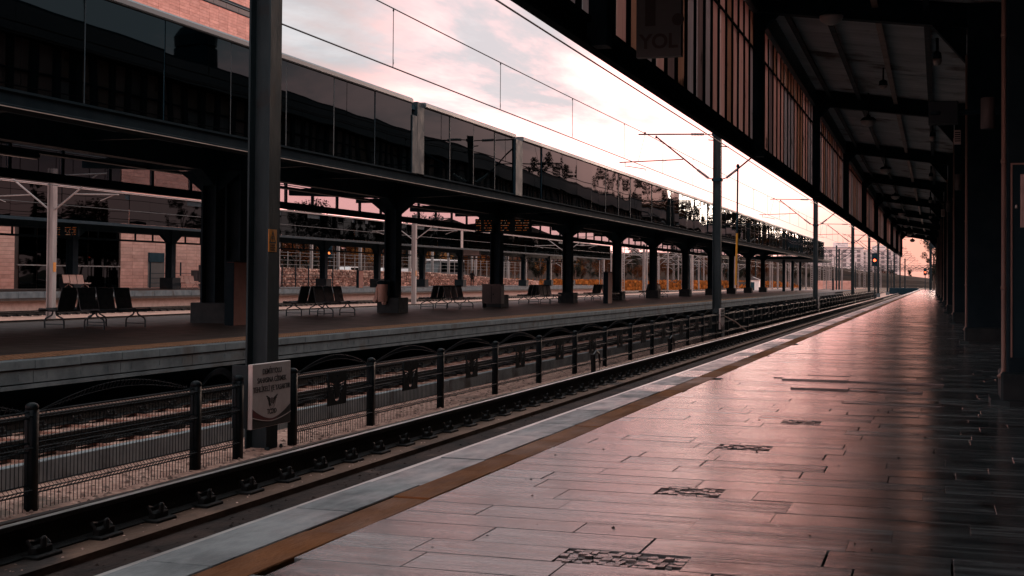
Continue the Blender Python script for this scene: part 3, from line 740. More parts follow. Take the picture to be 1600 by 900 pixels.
# posts of the outer side, cross beams with haunches, columns
def frame(y):
    xc = col_x(y); zl, zr = z_left(y), z_right(y)
    q = MB(); q.bbox(FAX - .02, FAX + .22, y - .12, y + .12, 3.62, zl, .012)
    q.prism([(FAX + .2, zl - .34), (FAX + .55, zl + .02), (FAX + .2, zl + .02)], y - .10, y + .10)
    q.build('post', 'black_steel', can)
    q = MB(); D = .44; tf = .02
    xr = xc + .7; zl2 = zl + (FAX - (FAX + .3)) * -.0; sl = (zr - zl) / ((xc - .65) - (FAX + .25))
    def zz(x): return zl + sl * (x - FAX - .25)
    a, b = FAX - .05, xr
    q.prism([(a, zz(a)), (b, zz(b)), (b, zz(b) + D), (a, zz(a) + D)], y - .012, y + .012)
    for dz in (0, D - tf): q.prism([(a, zz(a) + dz), (b, zz(b) + dz), (b, zz(b) + dz + tf), (a, zz(a) + dz + tf)], y - .13, y + .13)
    xh = xc - .65
    q.prism([(xh, zz(xh) - .001), (xc - .02, zz(xh) - .74), (xc - .02, zz(xc))], y - .012, y + .012)
    q.prism([(xh, zz(xh) - .001), (xh + .03, zz(xh) - .001), (xc - .02, zz(xh) - .72), (xc - .02, zz(xh) - .76)], y - .13, y + .13)
    q.build('cross_beam', 'black_steel', can)
    c = MB(); c.bbox(xc, xc + .62, y - .30, y + .30, 0.30, zz(xc) + D - .02, .02)
    co = c.build('column', 'black_steel', can)
    b_ = MB(); e = .14
    b_.prism([(xc - e, y - .30), (xc - e + .16, y - .46), (xc + .62 + e - .16, y - .46), (xc + .62 + e, y - .30), (xc + .62 + e, y + .30), (xc + .62 + e - .16, y + .46), (xc - e + .16, y + .46), (xc - e, y + .30)], -.02, .05, axis='z')
    b_.bbox(xc - .05, xc + .67, y - .35, y + .35, .05, .31, .02); b_.build('foot', 'base_stone', co)
    p_ = MB(); px = xc - .024
    p_.tube([(px, y - .26, zz(xc) - .55), (px, y - .26, .34), (px - .01, y - .27, .29), (px - .045, y - .29, .26)], .021, 10)
    for z in (1.1, 2.3, 3.5): p_.lathe([(.024, -.02), (.027, 0), (.024, .02)], 10, (px, y - .26, z))
    p_.build('drain_pipe', 'pipe', co, True)
    return zz
ZF = {}
for y in FRAMES: ZF[y] = frame(y)
# purlins and corrugated roof
q1 = MB(); q2 = MB(); q3 = MB()
for a, b in zip(FRAMES, FRAMES[1:] + [CAN_END]):
    za, zb = ZF[a], ZF[b if b in ZF else a]
    for k_, (dx, dz, w, h, target) in enumerate([(.5, .27, .05, .16, q1), (1.35, .27, .06, .17, q1), (2.35, .27, .06, .17, q2), (3.3, .27, .06, .17, q1)]):
        x = FAX + dx; z0, z1 = za(x) + dz, zb(x) + dz
        pr = [(-w, 0), (w, 0), (w, .02), (.012, .02), (.012, h), (-.012, h), (-.012, .02), (-w, .02)]
        n = 8
        target.add([(x + p[0], a + .013, z0 + p[1]) for p in pr] + [(x + p[0], b - .013, z1 + p[1]) for p in pr], [(i, (i + 1) % n, n + (i + 1) % n, n + i) for i in range(n)])
q1.build('purlin', 'dark_steel', can); q2.build('purlin', 'pipe', can)
def roof_bay(a, b):
    za, zb = ZF[a], ZF[b if b in ZF else a]
    n = int((b - a) / .0875) // 2 * 2; xs = [FAX + .1, FAX + 1.5, FAX + 2.9, col_x(a) + .65]
    vs = []; fs = []
    for i in range(n + 1):
        u = i / n; yy = a + (b - a) * u; h = .035 if (i // 2) % 2 else 0
        for j, x in enumerate(xs): vs.append((x, yy, za(x) * (1 - u) + zb(x) * u + .46 + h + .012 * (j % 2)))
    k = len(xs)
    for i in range(n):
        for j in range(k - 1): fs.append((i * k + j, i * k + j + 1, (i + 1) * k + j + 1, (i + 1) * k + j))
    q = MB().add(vs, fs)
    # lap seams across the sheets and hanging tie strips
    for f in (.17, .36, .52, .68, .85):
        yy = a + (b - a) * f; z0 = lambda x: za(x) * (1 - f) + zb(x) * f + .44
        q.add([(xs[0], yy, z0(xs[0])), (xs[-1], yy, z0(xs[-1])), (xs[-1], yy + .05, z0(xs[-1])), (xs[0], yy + .05, z0(xs[0]))], [(0, 1, 2, 3)])
    return q.build('roof_sheet', 'roof_sheet', can)
for a, b in zip(FRAMES, FRAMES[1:] + [CAN_END]): roof_bay(a, b)
# top covering above the sheets keeps the sky out
q = MB()
for a, b in zip([-12] + FRAMES, FRAMES + [CAN_END]):
    za = ZF[a if a in ZF else FRAMES[0]]; zb = ZF[b if b in ZF else FRAMES[-1]]
    x0, x1 = FAX - .2, 3.2
    pts = [(x0, a, za(x0) + .56), (x1, a, za(x1) + .56), (x1, b, zb(x1) + .56), (x0, b, zb(x0) + .56)]
    q.add(pts + [(p[0], p[1], p[2] + .1) for p in pts], [(0, 3, 2, 1), (4, 5, 6, 7), (0, 1, 5, 4), (1, 2, 6, 5), (2, 3, 7, 6), (3, 0, 4, 7)])
q.build('roof_deck', 'wall_dark', can)

# station building behind the columns
bld = thing('station_building', 'dark station building behind the canopy columns', 'building')
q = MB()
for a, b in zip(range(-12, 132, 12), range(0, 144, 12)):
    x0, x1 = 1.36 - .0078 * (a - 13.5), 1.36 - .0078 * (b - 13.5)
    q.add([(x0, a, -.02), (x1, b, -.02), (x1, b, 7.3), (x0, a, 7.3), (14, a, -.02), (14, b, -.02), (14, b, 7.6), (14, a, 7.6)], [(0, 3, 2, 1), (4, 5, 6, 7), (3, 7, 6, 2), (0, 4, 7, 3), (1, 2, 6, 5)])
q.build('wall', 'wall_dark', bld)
q = MB(); q.box(4, 15, -12, 110, 7.4, 7.75); r_ = q.build('roof', 'wall_dark', bld)
q = MB(); q.bbox(8.2, 9.4, 52, 53.2, 7.7, 11.6, .1); q.lathe([(.75, 0), (.8, .5), (.6, .9), (.3, 1.1), (0, 1.15)], 10, (8.8, 52.6, 11.6)); q.build('chimney', 'wall_dark', r_)
q = MB(); q.tube([(9, 54, 7.7), (9, 54, 16)], .06, 6); q.tube([(9.5, 44, 7.7), (9.5, 44, 19)], .05, 6); q.build('aerial', 'black_steel', r_)
mn = thing('minaret', 'slim distant minaret mirrored in the glass fascia', 'minaret', (60, 150, 0))
q = MB(); q.lathe([(1.2, 0), (1.1, 22), (1.7, 23), (1.7, 24), (.9, 24.2), (.85, 30), (1.1, 30.3), (0, 37)], 12); q.build('shaft', 'wall_dark', mn)

# ---- things under the near canopy
def dome_lamp(x, y, z, label):
    t = thing('dome_lamp', label, 'lamp', (x, y, z), 0, 'dome lamps under the near canopy')
    q = MB(); q.lathe([(.015, .75), (.015, .16), (.05, .15), (.06, .10), (.14, .085), (.20, .03), (.215, -.005), (.20, -.01)], 20); q.build('shade', 'black_steel', t, True)
    q = MB(); q.lathe([(.205, -.005), (.20, -.05), (.17, -.10), (.11, -.145), (.05, -.163), (0, -.168)], 20); q.build('bowl', 'lamp_glass', t, True)
lamp_y = [23.4, 37.0, 50.6, 63.6, 76.4, 89.3, 102, 115]
for i, y in enumerate(lamp_y):
    x = -1.8 - .004 * (y - 23); fr = max(f for f in FRAMES if f <= y); dome_lamp(x, y, ZF[fr](x) - .74, ORD[i] + ' of the round dome lamps hanging in a row under the canopy')
def spot(x, y, z, label):
    t = thing('globe_lamp', label, 'lamp', (x, y, z), 0, 'globe lamps by the column heads')
    q = MB(); q.tube([(0, 0, .42), (0, 0, .10)], .03, 8); q.lathe([(.03, .16), (.075, .12), (.085, .04), (.085, 0)], 14); q.build('holder', 'black_steel', t, True)
    q = MB(); q.lathe([(.083, 0), (.09, -.05), (.07, -.11), (.03, -.135), (0, -.14)], 14); q.build('globe', 'lamp_glass', t, True)
for i, (x, y) in enumerate([(-.05, 27.6), (-.2, 40.4), (-.32, 53.3), (-.42, 66), (-.5, 79)]):
    fr = max(f for f in FRAMES if f <= y); spot(x, y, ZF[fr](x) - .42, ORD[i] + ' of the small globe lamps hanging beside the column heads')
t = thing('camera_dome', 'small black surveillance dome hanging mid-bay below the roof sheets', 'camera', (-1.22, 30.8, 5.60))
q = MB(); q.tube([(0, 0, .40), (0, 0, .1)], .02, 8); q.lathe([(.02, .14), (.09, .10), (.10, 0)], 14); q.build('housing', 'black_steel', t, True)
q = MB(); q.lathe([(.085, 0), (.08, -.05), (.04, -.085), (0, -.09)], 14); q.build('bubble', 'lamp_glass', t, True)
# wall fittings on the columns
def fitting_cyl(y, z, label):
    xc = col_x(y)
    t = thing('wall_lamp', label, 'lamp', (xc - .16, y - .1, z), 0, 'tube lamps on the columns')
    q = MB(); q.lathe([(.062, -.15), (.066, -.145), (.066, .145), (.062, .15)], 16); q.build('tube', 'greybox', t, True)
    q = MB(); q.tube([(0, 0, 0), (.17, 0, 0)], .025, 8); q.build('bracket', 'black_steel', t)
fitting_cyl(13.5, 2.78, 'grey tube lamp on the nearest column, at the upper right')
fitting_cyl(26.35, 3.05, 'small grey tube lamp on the second column, below the white box speaker')
fitting_cyl(39.2, 3.3, 'tiny grey tube lamp on the third column')
def speaker(y, z, label):
    xc = col_x(y); t = thing('box_speaker', label, 'speaker', (xc - .17, y - .15, z), 0, 'pale box speakers on the columns')
    q = MB(); q.bbox(-.075, .05, -.09, .09, -.13, .13, .012); q.build('cabinet', 'sign_face', t)
    q = MB(); 
    for i in range(5): q.box(-.06, .04, -.094, -.0905, -.09 + i * .04, -.07 + i * .04)
    q.build('grille', 'dark_steel', t)
    q = MB(); q.tube([(.05, 0, -.02), (.18, 0, -.02)], .02, 8); q.build('bracket', 'black_steel', t)
speaker(26.35, 3.9, 'pale box speaker on a short arm at the second column'); speaker(52.05, 3.75, 'small pale box speaker on the fourth column')
# black junction box with hanging floodlight near the head of the second column
t = thing('junction_box', 'large black equipment box bracketed to the first visible cross beam', 'box', (-.02, 14.1, 2.88))
q = MB(); q.bbox(-.09, .20, -.12, .12, -.11, .11, .01); q.build('case', 'dark_steel', t); q = MB(); q.lathe([(.05, 0), (.05, .03)], 14, (-.02, -.13, -.03)); q.tube([(.2, 0, 0), (.6, 0, .02)], .03, 6); q.build('arm', 'black_steel', t)
# hanging track board
t = thing('track_board', 'dark hanging board with a big figure 1 and the word YOL under the near canopy', 'sign', (-2.73, 13.2, 3.98))
q = MB(); q.bbox(-.235, .235, -.05, .05, -.55, .62, .006); q.build('board', 'yol_board', t)
me = text_mesh('1.', .80, .002, bold=.014); me.materials.append(M['yol_ink']); link('lettering', me, t, (-.0, -.0535, .02), FACE_Y)
me = text_mesh('YOL', .205, .002, bold=.006); me.materials.append(M['yol_ink']); link('lettering', me, t, (.0, -.0535, -.40), FACE_Y)
q = MB(); q.tube([(-.2, 0, .62), (-.2, 0, 2.6)], .012, 6); q.tube([(.2, 0, .62), (.2, 0, 2.6)], .012, 6); q.build('hanger', 'black_steel', t)
# framed notice on the nearest column
xc = col_x(13.5)
t = thing('notice_panel', 'dark framed door panel with a pale lettered notice on the nearest column', 'panel', (xc + .32, 13.19, 1.3))
q = MB(); q.box(-.27, .27, -.02, .0, -.85, .96); q.build('panel', 'wall_dark', t)
q = MB(); q.box(-.285, -.27, -.03, 0, -.85, .975); q.box(.27, .285, -.03, 0, -.85, .975); q.box(-.27, .27, -.03, 0, .96, .975); q.build('frame', 'pipe', t)
n_ = MB(); n_.bbox(-.20, .20, -.028, -.0205, .37, .87, .003); nb = n_.build('notice', 'sign_face', t)
for s_, z, sz in (('2.BÖLGE', .70, .075), ('ÇOK', .59, .085)):
    me = text_mesh(s_, sz, .001, 'LEFT'); me.materials.append(M['sign_ink']); link('lettering', me, nb, (-.165, -.0285, z), FACE_Y)
q = MB(); q.box(-.165, -.06, -.0295, -.0285, .49, .54); q.box(-.03, .16, -.0295, -.0285, .49, .54); q.build('text_box', 'greybox', nb)
link('triangle', flat_shape('triangle', [[(-.05, -.04), (.05, -.04), (0, .045)]], .001, 'sign_red'), nb, (-.12, -.0295, .435), FACE_Y)
q = MB(); q.lathe([(.014, 0), (.01, .03), (0, .035)], 8, (-.235, -.03, .55)); q.build('latch', 'rail_top', t)
# low barrier at the platform end
t = thing('end_barrier', 'low dark barrier across the far end of the marble platform', 'barrier', (-4.5, 214, 0))
q = MB(); q.bbox(-3, 1.4, -.4, .4, -.8, .22, .05); q.build('wall', 'black_steel', t)

# ================================================================== ISLAND PLATFORM (left)
IX0, IX1, IEND = -11.7, -21.2, 190.0
g = MB(); g.box(IX1, IX0 - .05, -20, IEND, -.16, -.004); isl = struct(g.build('island_platform', 'plat_floor'))
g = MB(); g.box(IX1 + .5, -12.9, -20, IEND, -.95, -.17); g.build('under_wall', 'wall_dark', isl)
EB = MB(); EB.bbox(-.225, .0, -.495, .495, -.115, .0, .006); EB = EB.mesh('edge_stone', 'concrete')
for i in range(150): link('edge_stone', EB, isl, (IX0, 9.5 + i * 1.0, random.gauss(0, .002)))
far = MB()
for i in range(40): far.box(IX0 - .225, IX0, 159.5 + i - .495, 159.5 + i + .495, -.115, 0)
stuff(far.build('far_edge_stone', 'concrete', isl))
BB = MB(); BB.bbox(-.2, -.03, -.995, .995, -.31, -.135, .006)
for k in (-.7, .05, .7): BB.box(-.03, -.024, k - .012, k + .012, -.26, -.18)
BB = BB.mesh('edge_beam', 'concrete')
for i in range(75): link('edge_beam', BB, isl, (IX0, 10 + i * 2.0, 0))
g = MB(); g.box(IX0 - .2, IX0 - .015, -20, IEND, -.385, -.33); g.build('edge_lip', 'concrete', isl)
tb = MB()
yy = 10.0
while yy < 95:
    for j in range(7): tb.box(IX0 - .98 + j * .1, IX0 - .905 + j * .1, yy, yy + .05, -.004, .005)
    yy += .1
stuff(tb.build('tactile_bar', 'tactile', isl))

# ------------------------------------------------------------------ island canopy with reflective glass fascia
ican = thing('island_canopy', 'long black canopy on the island platform with a mirror glass fascia', 'canopy')
GP = {}
def glass(w, z0, z1):
    k = round(w, 2)
    if k not in GP:
        q = MB(); q.box(-.012, .012, -k / 2 + .008, k / 2 - .008, z0, z1); GP[k] = q.mesh('glass_panel', 'mirror')
    return GP[k]
def fascia(y0, y1, step=2.04):
    y = y0; rr = random.Random(int(y0))
    n = max(1, round((y1 - y0) / step)); st = (y1 - y0) / n
    for i in range(n):
        link('glass_panel', glass(st, 3.62, 5.2), ican, (IX0, y0 + (i + .5) * st, 0), (0, radians(rr.gauss(0, .10)), radians(rr.gauss(0, .16))))
    mb = MB()
    for i in range(n + 1): mb.box(IX0 - .05, IX0 + .018, y0 + i * st - .022, y0 + i * st + .022, 3.6, 5.2)
    mb.build('mullion', 'black_steel', ican)
    q = MB(); q.prism([(IX0 - .6, 5.21), (IX0 + .05, 5.21), (IX0 + .07, 5.23), (IX0 + .07, 5.30), (IX0 + .04, 5.335), (IX0 - .6, 5.36)], y0, y1); q.build('roof_edge', 'cap', ican)
fascia(-6.5, 28.2); fascia(29.0, 36.0, 2.0); fascia(36.7, 142.8)
# the two joints in the fascia
q = MB(); q.bbox(IX0 - .3, IX0 + .03, 28.55, 28.98, 3.58, 5.3, .01); q.bbox(IX0 - .25, IX0 + .05, 28.2, 28.5, 3.6, 4.95, .01); q.bbox(IX0 - .3, IX0 + .05, 36.03, 36.68, 3.58, 5.2, .01); q.build('joint_cover', 'dark_steel', ican)
q = MB()
for a, b in ((-6.5, 28.2), (28.2, 143.0)):
    q.prism([(IX0 - .30, 3.36), (IX0 + .03, 3.36), (IX0 + .03, 3.40), (IX0 - .02, 3.42), (IX0 - .02, 3.56), (IX0 + .03, 3.58), (IX0 + .03, 3.615), (IX0 - .30, 3.615)], a, b - .004)
q.build('fascia_beam', 'matt_black', ican)
q = MB(); q.box(IX0 + .031, IX0 + .045, -6.5, 143, 3.36, 3.372); q.build('drip_edge', 'pipe', ican)
q = MB(); q.add([(IX0 - .3, -6.5, 4.35), (-17.4, -6.5, 4.75), (IX1, -6.5, 4.75), (IX1, 143, 4.75), (-17.4, 143, 4.75), (IX0 - .3, 143, 4.35)], [(0, 1, 4, 5), (1, 2, 3, 4)])
q.box(IX1 - .2, IX0 - .02, -6.5, 143, 5.1, 5.2); q.build('roof', 'wall_dark', ican)
ICX = -17.35
icols = [-3.7, 7.2, 18.1, 29.0, 40.4, 51.2, 62.1, 72.4, 82.3, 93.4, 104.4, 115.4, 126, 137]
def icol(y, wide=False):
    q = MB(); hw, hl = .21, .24
    h_section(q, 2 * hw, 2 * hl, 0, 4.7, .05, .12, cx=ICX, cy=y)
    if wide: h_section(q, .44, .46, 0, 4.7, .05, .10, cx=ICX + .62, cy=y + .1)
    for s in (-1, 1):                                               # haunches along and across
        q.prism([(y + s * hl, 3.42), (y + s * (hl + .62), 3.80), (y + s * hl, 3.80)][::s], ICX - .16, ICX + .16, axis='x')
        q.prism([(ICX + s * hw, 3.25), (ICX + s * (hw + .7), 3.80), (ICX + s * hw, 3.80)][::s], y - .15, y + .15)
    c = q.build('column', 'black_steel', ican)
    b = MB(); b.bbox(ICX - .38, ICX + (.62 + .30 if wide else .40), y - .42, y + .42, -.004, .50, .015); b.build('foot', 'base_stone', c)
for i, y in enumerate(icols): icol(y, i == 3)
q = MB()
q.prism([(ICX - .15, 3.78), (ICX + .15, 3.78), (ICX + .15, 4.3), (ICX - .15, 4.3)], -6.5, 140)
for y in icols:
    q.prism([(IX0 - .2, 3.95), (ICX, 3.80), (IX1, 3.95), (IX1, 4.15), (ICX, 4.35), (IX0 - .2, 4.2)], y - .09, y + .09)
    ym = y + 5.4; q.prism([(IX0 - .2, 4.0), (IX1, 4.0), (IX1, 4.15), (IX0 - .2, 4.15)], ym - .06, ym + .06)
q.build('beam', 'black_steel', ican)
# underside tray along the platform edge and lamps trunking
q = MB(); q.box(-14.6, -14.3, -6.5, 140, 3.86, 3.94); q.box(-19.4, -19.2, -6.5, 140, 3.88, 3.95); q.build('cable_tray', 'dark_steel', ican)
# rear side: frame with mullions and smoked panes
q = MB(); q.box(IX1 - .06, IX1 + .1, -6.5, 142, 3.47, 3.70); q.box(IX1 - .06, IX1 + .1, -6.5, 142, 4.55, 4.75); q.build('rear_rail', 'black_steel', ican)
MU = MB(); MU.box(-.04, .04, -.05, .05, 3.69, 4.56); MU = MU.mesh('rear_mullion', 'black_steel')
PN = MB(); PN.box(-.008, .008, -.945, .945, 3.70, 4.55); PN = PN.mesh('smoked_pane', 'tint')
for i in range(74):
    y = -5.9 + 2.0 * i
    link('rear_mullion', MU, ican, (IX1, y, 0)); link('smoked_pane', PN, ican, (IX1, y + 1.0, 0))
# flat end roof piece
er = thing('end_shelter', 'flat black roof slab on columns beyond the end of the island canopy', 'shelter')
q = MB(); q.bbox(-19.5, -13, 143.2, 170, 3.5, 3.8, .03); q.build('roof', 'black_steel', er)
for y in (148, 157, 166): q = MB(); q.bbox(-16.6, -16.3, y - .15, y + .15, -.004, 3.5, .02); q.build('column', 'black_steel', er)
# signal light fittings under the roof
def tube_light(x, y, z, label):
    t = thing('strip_light', label, 'lamp', (x, y, z), 0, 'strip lights under the island canopy')
    q = MB(); q.bbox(-.09, .09, -.7, .7, 0, .1, .02); q.build('housing', 'dark_steel', t); q = MB(); q.bbox(-.06, .06, -.66, .66, -.03, -.001, .01); q.build('diffuser', 'lamp_glass', t)
for i, y in enumerate([24, 34.5, 45.5, 56.5]): tube_light(-19.3, y, 3.78, ORD[i] + ' of the strip lights under the rear half of the island canopy')
# departure boards
def led_board(x0, x1, y, z0, z1, label, seed):
    t = thing('departure_board', label, 'display', ((x0 + x1) / 2, y, (z0 + z1) / 2), 0, 'amber departure boards')
    w, h = (x1 - x0) / 2, (z1 - z0) / 2
    q = MB(); q.bbox(-w, w, -.09, .09, -h, h, .015); q.tube([(-w * .6, 0, h), (-w * .6, 0, h + .5)], .02, 6); q.tube([(w * .6, 0, h), (w * .6, 0, h + .5)], .02, 6); q.build('case', 'black_steel', t)
    r = random.Random(seed); a = MB(); b = MB(); rows = 5
    for i in range(rows):
        z = h * .72 - i * 2 * h * .72 / (rows - 1) if rows > 1 else 0
        for (f0, f1) in ((-.85, -.35), (.05, .45), (.55, .85)):
            x = f0 * w
            while x < f1 * w:
                lw = r.uniform(.02, .05)
                if r.random() < .72: (a if r.random() < .8 else b).box(x, x + lw, -.0935, -.0905, z - .010, z + .010)
                x += lw + .014
    stuff(a.build('amber_text', 'led', t)); stuff(b.build('white_text', 'led_white', t))
led_board(-16.85, -15.5, 50, 3.02, 3.56, 'wide amber departure board hanging under the island canopy right of the third column', 3)
led_board(-17.85, -17.1, 50, 3.02, 3.56, 'narrow amber departure board hanging under the island canopy left of the third column', 4)

# ------------------------------------------------------------------ furniture of the island platform
def bench_parts(root, s, bm='bench'):
    """three-seat metal bench running along Y, facing s (1: towards +X)"""
    for k in range(3):
        q = MB(); y0, y1 = -.98 + k * .655 + .045, -.98 + (k + 1) * .655 - .045; t = .022
        prof = [(.50, .385), (.485, .425), (.40, .435), (.22, .42), (.06, .405), (.01, .43), (-.015, .52), (-.045, .70), (-.075, .83), (-.105, .875)]
        n = len(prof)
        for (ya, yb) in ((y0, y1),):
            vs = [(s * p[0], ya, p[1]) for p in prof] + [(s * p[0], yb, p[1]) for p in prof] + [(s * (p[0] - .015), ya, p[1] - t) for p in prof] + [(s * (p[0] - .015), yb, p[1] - t) for p in prof]
            fs = []
            for i in range(n - 1): fs += [(i, i + 1, n + i + 1, n + i), (2 * n + i, 3 * n + i, 3 * n + i + 1, 2 * n + i + 1), (i, 2 * n + i, 2 * n + i + 1, i + 1), (n + i, n + i + 1, 3 * n + i + 1, 3 * n + i)]
            q.add(vs, fs)
        for (x, z, d) in ((-.030, .60, .012), (-.049, .71, .012), (-.071, .805, .012), (.15, .428, .01), (.30, .438, .01)):
            q.box(s * x - .012, s * x + .012, y0 + .02, y1 - .02, z - .004, z + d)
        q.tube([(s * .5, y0, .38), (s * .48, y0, .43), (s * .05, y0, .41), (0, y0, .44), (s * -.10, y0, .88), (s * -.10, y1, .88), (0, y1, .44), (s * .05, y1, .41), (s * .48, y1, .43), (s * .5, y1, .38)], .014, 5)
        q.build('seat', bm, root)
    for y in (-.76, .76):
        q = MB()
        q.tube([(s * .47, y, 0), (s * .47, y, .16), (s * .44, y, .215), (s * .36, y, .25), (s * .29, y, .285), (s * .265, y, .33), (s * .26, y, .42)], .018, 6)
        q.tube([(s * -.03, y, 0), (s * -.03, y, .16), (s * .0, y, .215), (s * .08, y, .25), (s * .15, y, .285), (s * .175, y, .33), (s * .18, y, .42)], .018, 6)
        q.tube([(s * .47, y, .09), (s * -.03, y, .09)], .012, 6)
        q.build('leg_frame', bm, root)
    q = MB(); q.tube([(s * .22, -.93, .385), (s * .22, .93, .385)], .025, 6); q.build('beam', bm, root)
by = [24.75, 35.9, 46.6, 58.7, 70.6, 84.5]
bl = ['beside the wide column at the left', 'between the wide column and the bin', 'right of the bin column', 'right of the grey cabinet', 'left of the tall red cabinet', 'just right of the tall red cabinet']
protoA = protoB = None
for i, y in enumerate(by):
    for s in (-1, 1):
        lab = 'black metal three-seat bench ' + bl[i] + (', facing the near tracks' if s > 0 else ', facing the far tracks')
        x, yy = (-17.48, y + .05) if s > 0 else (-18.10, y + .10)
        if i == 0:
            r = thing('bench', lab, 'bench', (x, yy, -.004), 0, 'black back-to-back benches on the island platform'); bench_parts(r, s)
            if s > 0: protoB = r
            else: protoA = r
        else: copy_tree(protoB if s > 0 else protoA, (x, yy, -.004), None, lab)
def redbox(x, y, z, h, label, w=.22, d=.42):
    t = thing('red_cabinet', label, 'cabinet', (x, y, z), 0, 'tall rust red cabinets')
    q = MB(); q.bbox(-w / 2, w / 2, -d, d, 0, h, .015); q.build('body', 'redbox', t)
    q = MB(); q.box(-w / 2 - .012, w / 2 + .004, -d - .02, -d - .0015, .0, h - .01); q.build('dark_front', 'black_steel', t)
    q = MB(); q.bbox(-w / 2 - .02, w / 2 + .02, -d - .03, d + .02, h, h + .035, .01); q.build('lid', 'black_steel', t)
redbox(-15.95, 27.85, -.004, 1.5, 'tall rust red cabinet behind the foreground mast'); redbox(-15.3, 62, -.004, 1.5, 'tall rust red cabinet in the middle of the island platform')
redbox(-18.2, 112, -.004, 1.5, 'small far rust red cabinet between the last columns'); redbox(-13.2, 176, 0, 1.5, 'tiny rust red cabinet near the end of the island platform')
redbox(-46.6, 101.5, .3, 1.45, 'rust red cabinet on the far platform before the stone wall')
t = thing('litter_bin', 'beige litter bin with dark lid and hanging bag, fixed to the second column', 'bin', (-17.5, 39.95, .36))
q = MB(); q.lathe([(.15, 0), (.17, .02), (.19, .55), (.19, .58)], 14); q.build('bucket', 'beige', t, True)
q = MB(); q.lathe([(.20, .58), (.215, .6), (.215, .66), (.15, .70), (0, .71)], 14); q.box(.12, .24, -.03, .03, .2, .72); q.build('lid', 'black_steel', t)
q = MB(); q.prism([(-.20, .50), (-.16, .52), (-.17, .1), (-.24, -.02), (-.33, .02), (-.27, .15)], -.1, .06); q.lathe([(.05, 0), (.09, .05), (.08, .12)], 8, (.06, -.05, -.1)); q.build('bag', 'beige', t)
t = thing('switch_cabinet', 'squat grey switch cabinet on legs in front of the third column', 'cabinet', (-16.95, 49.6, 0))
q = MB(); q.bbox(-.40, .40, -.2, .2, .16, .90, .012); q.bbox(-.42, .42, -.22, .22, .90, .94, .01); q.build('body', 'greybox', t)
for s in (-1, 1): q = MB(); q.box(s * .36 - .02, s * .36 + .02, -.18, .18, 0, .16); q.build('leg', 'black_steel', t)
q = MB(); q.box(-.01, .01, -.206, -.2005, .2, .86); q.box(.06, .1, -.215, -.2065, .5, .56); q.build('door_seam', 'black_steel', t)

# ================================================================== FAR PLATFORM
FZ = 0.30
FPX0, FPX1 = -44.0, -54.5
g = MB(); g.box(FPX1, FPX0, -10, 184, -.15, FZ - .004); fpl = struct(g.build('far_platform', 'plat_floor'))
g = MB(); g.box(FPX1 + .5, FPX0 - .45, -10, 184, -.95, -.151); g.build('under_wall', 'beige', fpl)
fe = MB(); fe.bbox(-.3, .04, -.99, .99, -.02, FZ, .01); fe = fe.mesh('edge_stone', 'concrete')
for i in range(80): link('edge_stone', fe, fpl, (FPX0, 24 + i * 2, random.gauss(0, .004)))
fcan = thing('far_canopy', 'black canopy on the far platform with a dark glass fascia and pale top edge', 'canopy')
q = MB(); q.box(-.012, .012, -1.0, 1.0, 4.12, 5.80); FG = q.mesh('glass_panel', 'far_mirror')
rr = random.Random(9)
for i in range(77): link('glass_panel', FG, fcan, (FPX0, 25 + i * 2.02, 0), (0, radians(rr.gauss(0, .12)), radians(rr.gauss(0, .25))))
q = MB(); q.box(FPX0 - .5, FPX0 + .1, 24, 179.5, 5.81, 5.90); q.build('roof_edge', 'sign_face', fcan)
q = MB(); q.box(FPX0 - .3, FPX0 + .03, 24, 179.5, 3.95, 4.11); q.box(-50.2, FPX0, 24, 179.5, 5.5, 5.79); q.box(-50.2, -50, 24, 179.5, 3.9, 4.05); q.box(-49.2, -48.9, 24, 179.5, 3.9, 4.3)
q.build('beam', 'black_steel', fcan)
q = MB()
for i in range(78): q.box(-50.15, -50.05, 24 + i * 2, 24.08 + i * 2, 3.4, 4.0)
q.box(-50.2, -50, 24, 179.5, 3.38, 3.5); q.build('rear_frame', 'black_steel', fcan)
q = MB(); q.bbox(FPX0 - .25, FPX0 + .06, 118.9, 119.5, 4.1, 5.8, .02); q.build('joint_cover', 'mast_pale', fcan)
def fcol(y):
    q = MB(); h_section(q, .5, .5, FZ, 4.2, .05, .14, cx=-49, cy=y)
    for s in (-1, 1): q.prism([(y + s * .25, 3.3), (y + s * 1.3, 3.95), (y + s * .25, 3.95)][::s], -49.15, -48.85, axis='x')
    c = q.build('column', 'black_steel', fcan); b = MB(); b.bbox(-49.5, -48.5, y - .5, y + .5, FZ - .002, FZ + .75, .02); b.build('foot', 'dark_steel', c)
for y in (32, 44, 55, 66, 76.5, 88, 99.5, 110.5, 121.5, 132.5, 144, 155, 166, 177): fcol(y)
# glazed notice hanging under the far canopy
t = thing('hanging_sign', 'small pale square sign hanging under the far canopy', 'sign', (-46, 127.6, 4.0)); q = MB(); q.bbox(-.95, .95, -.08, .08, -.55, .75, .03); q.tube([(-.6, 0, .7), (-.6, 0, 1.8)], .03, 5); q.tube([(.6, 0, .7), (.6, 0, 1.8)], .03, 5); q.build('board', 'greybox', t)
q = MB(); q.box(-.85, .85, -.09, -.081, -.45, .65); q.build('face', 'sign_face', t)
led_board(-47.4, -45.6, 62, 3.35, 3.9, 'amber departure board under the far canopy at the left edge', 8)
# far benches
pb = None
for i, (x, y) in enumerate([(-47.6, 64.3), (-48.6, 77.9)]):
    lab = ['pale wooden bench on the far platform at the left edge', 'pale wooden bench on the far platform before the rose tile wall'][i]
    if pb is None: pb = thing('bench', lab, 'bench', (x, y, FZ), 0, 'pale benches on the far platform'); bench_parts(pb, 1, 'beige')
    else: copy_tree(pb, (x, y, FZ), None, lab)
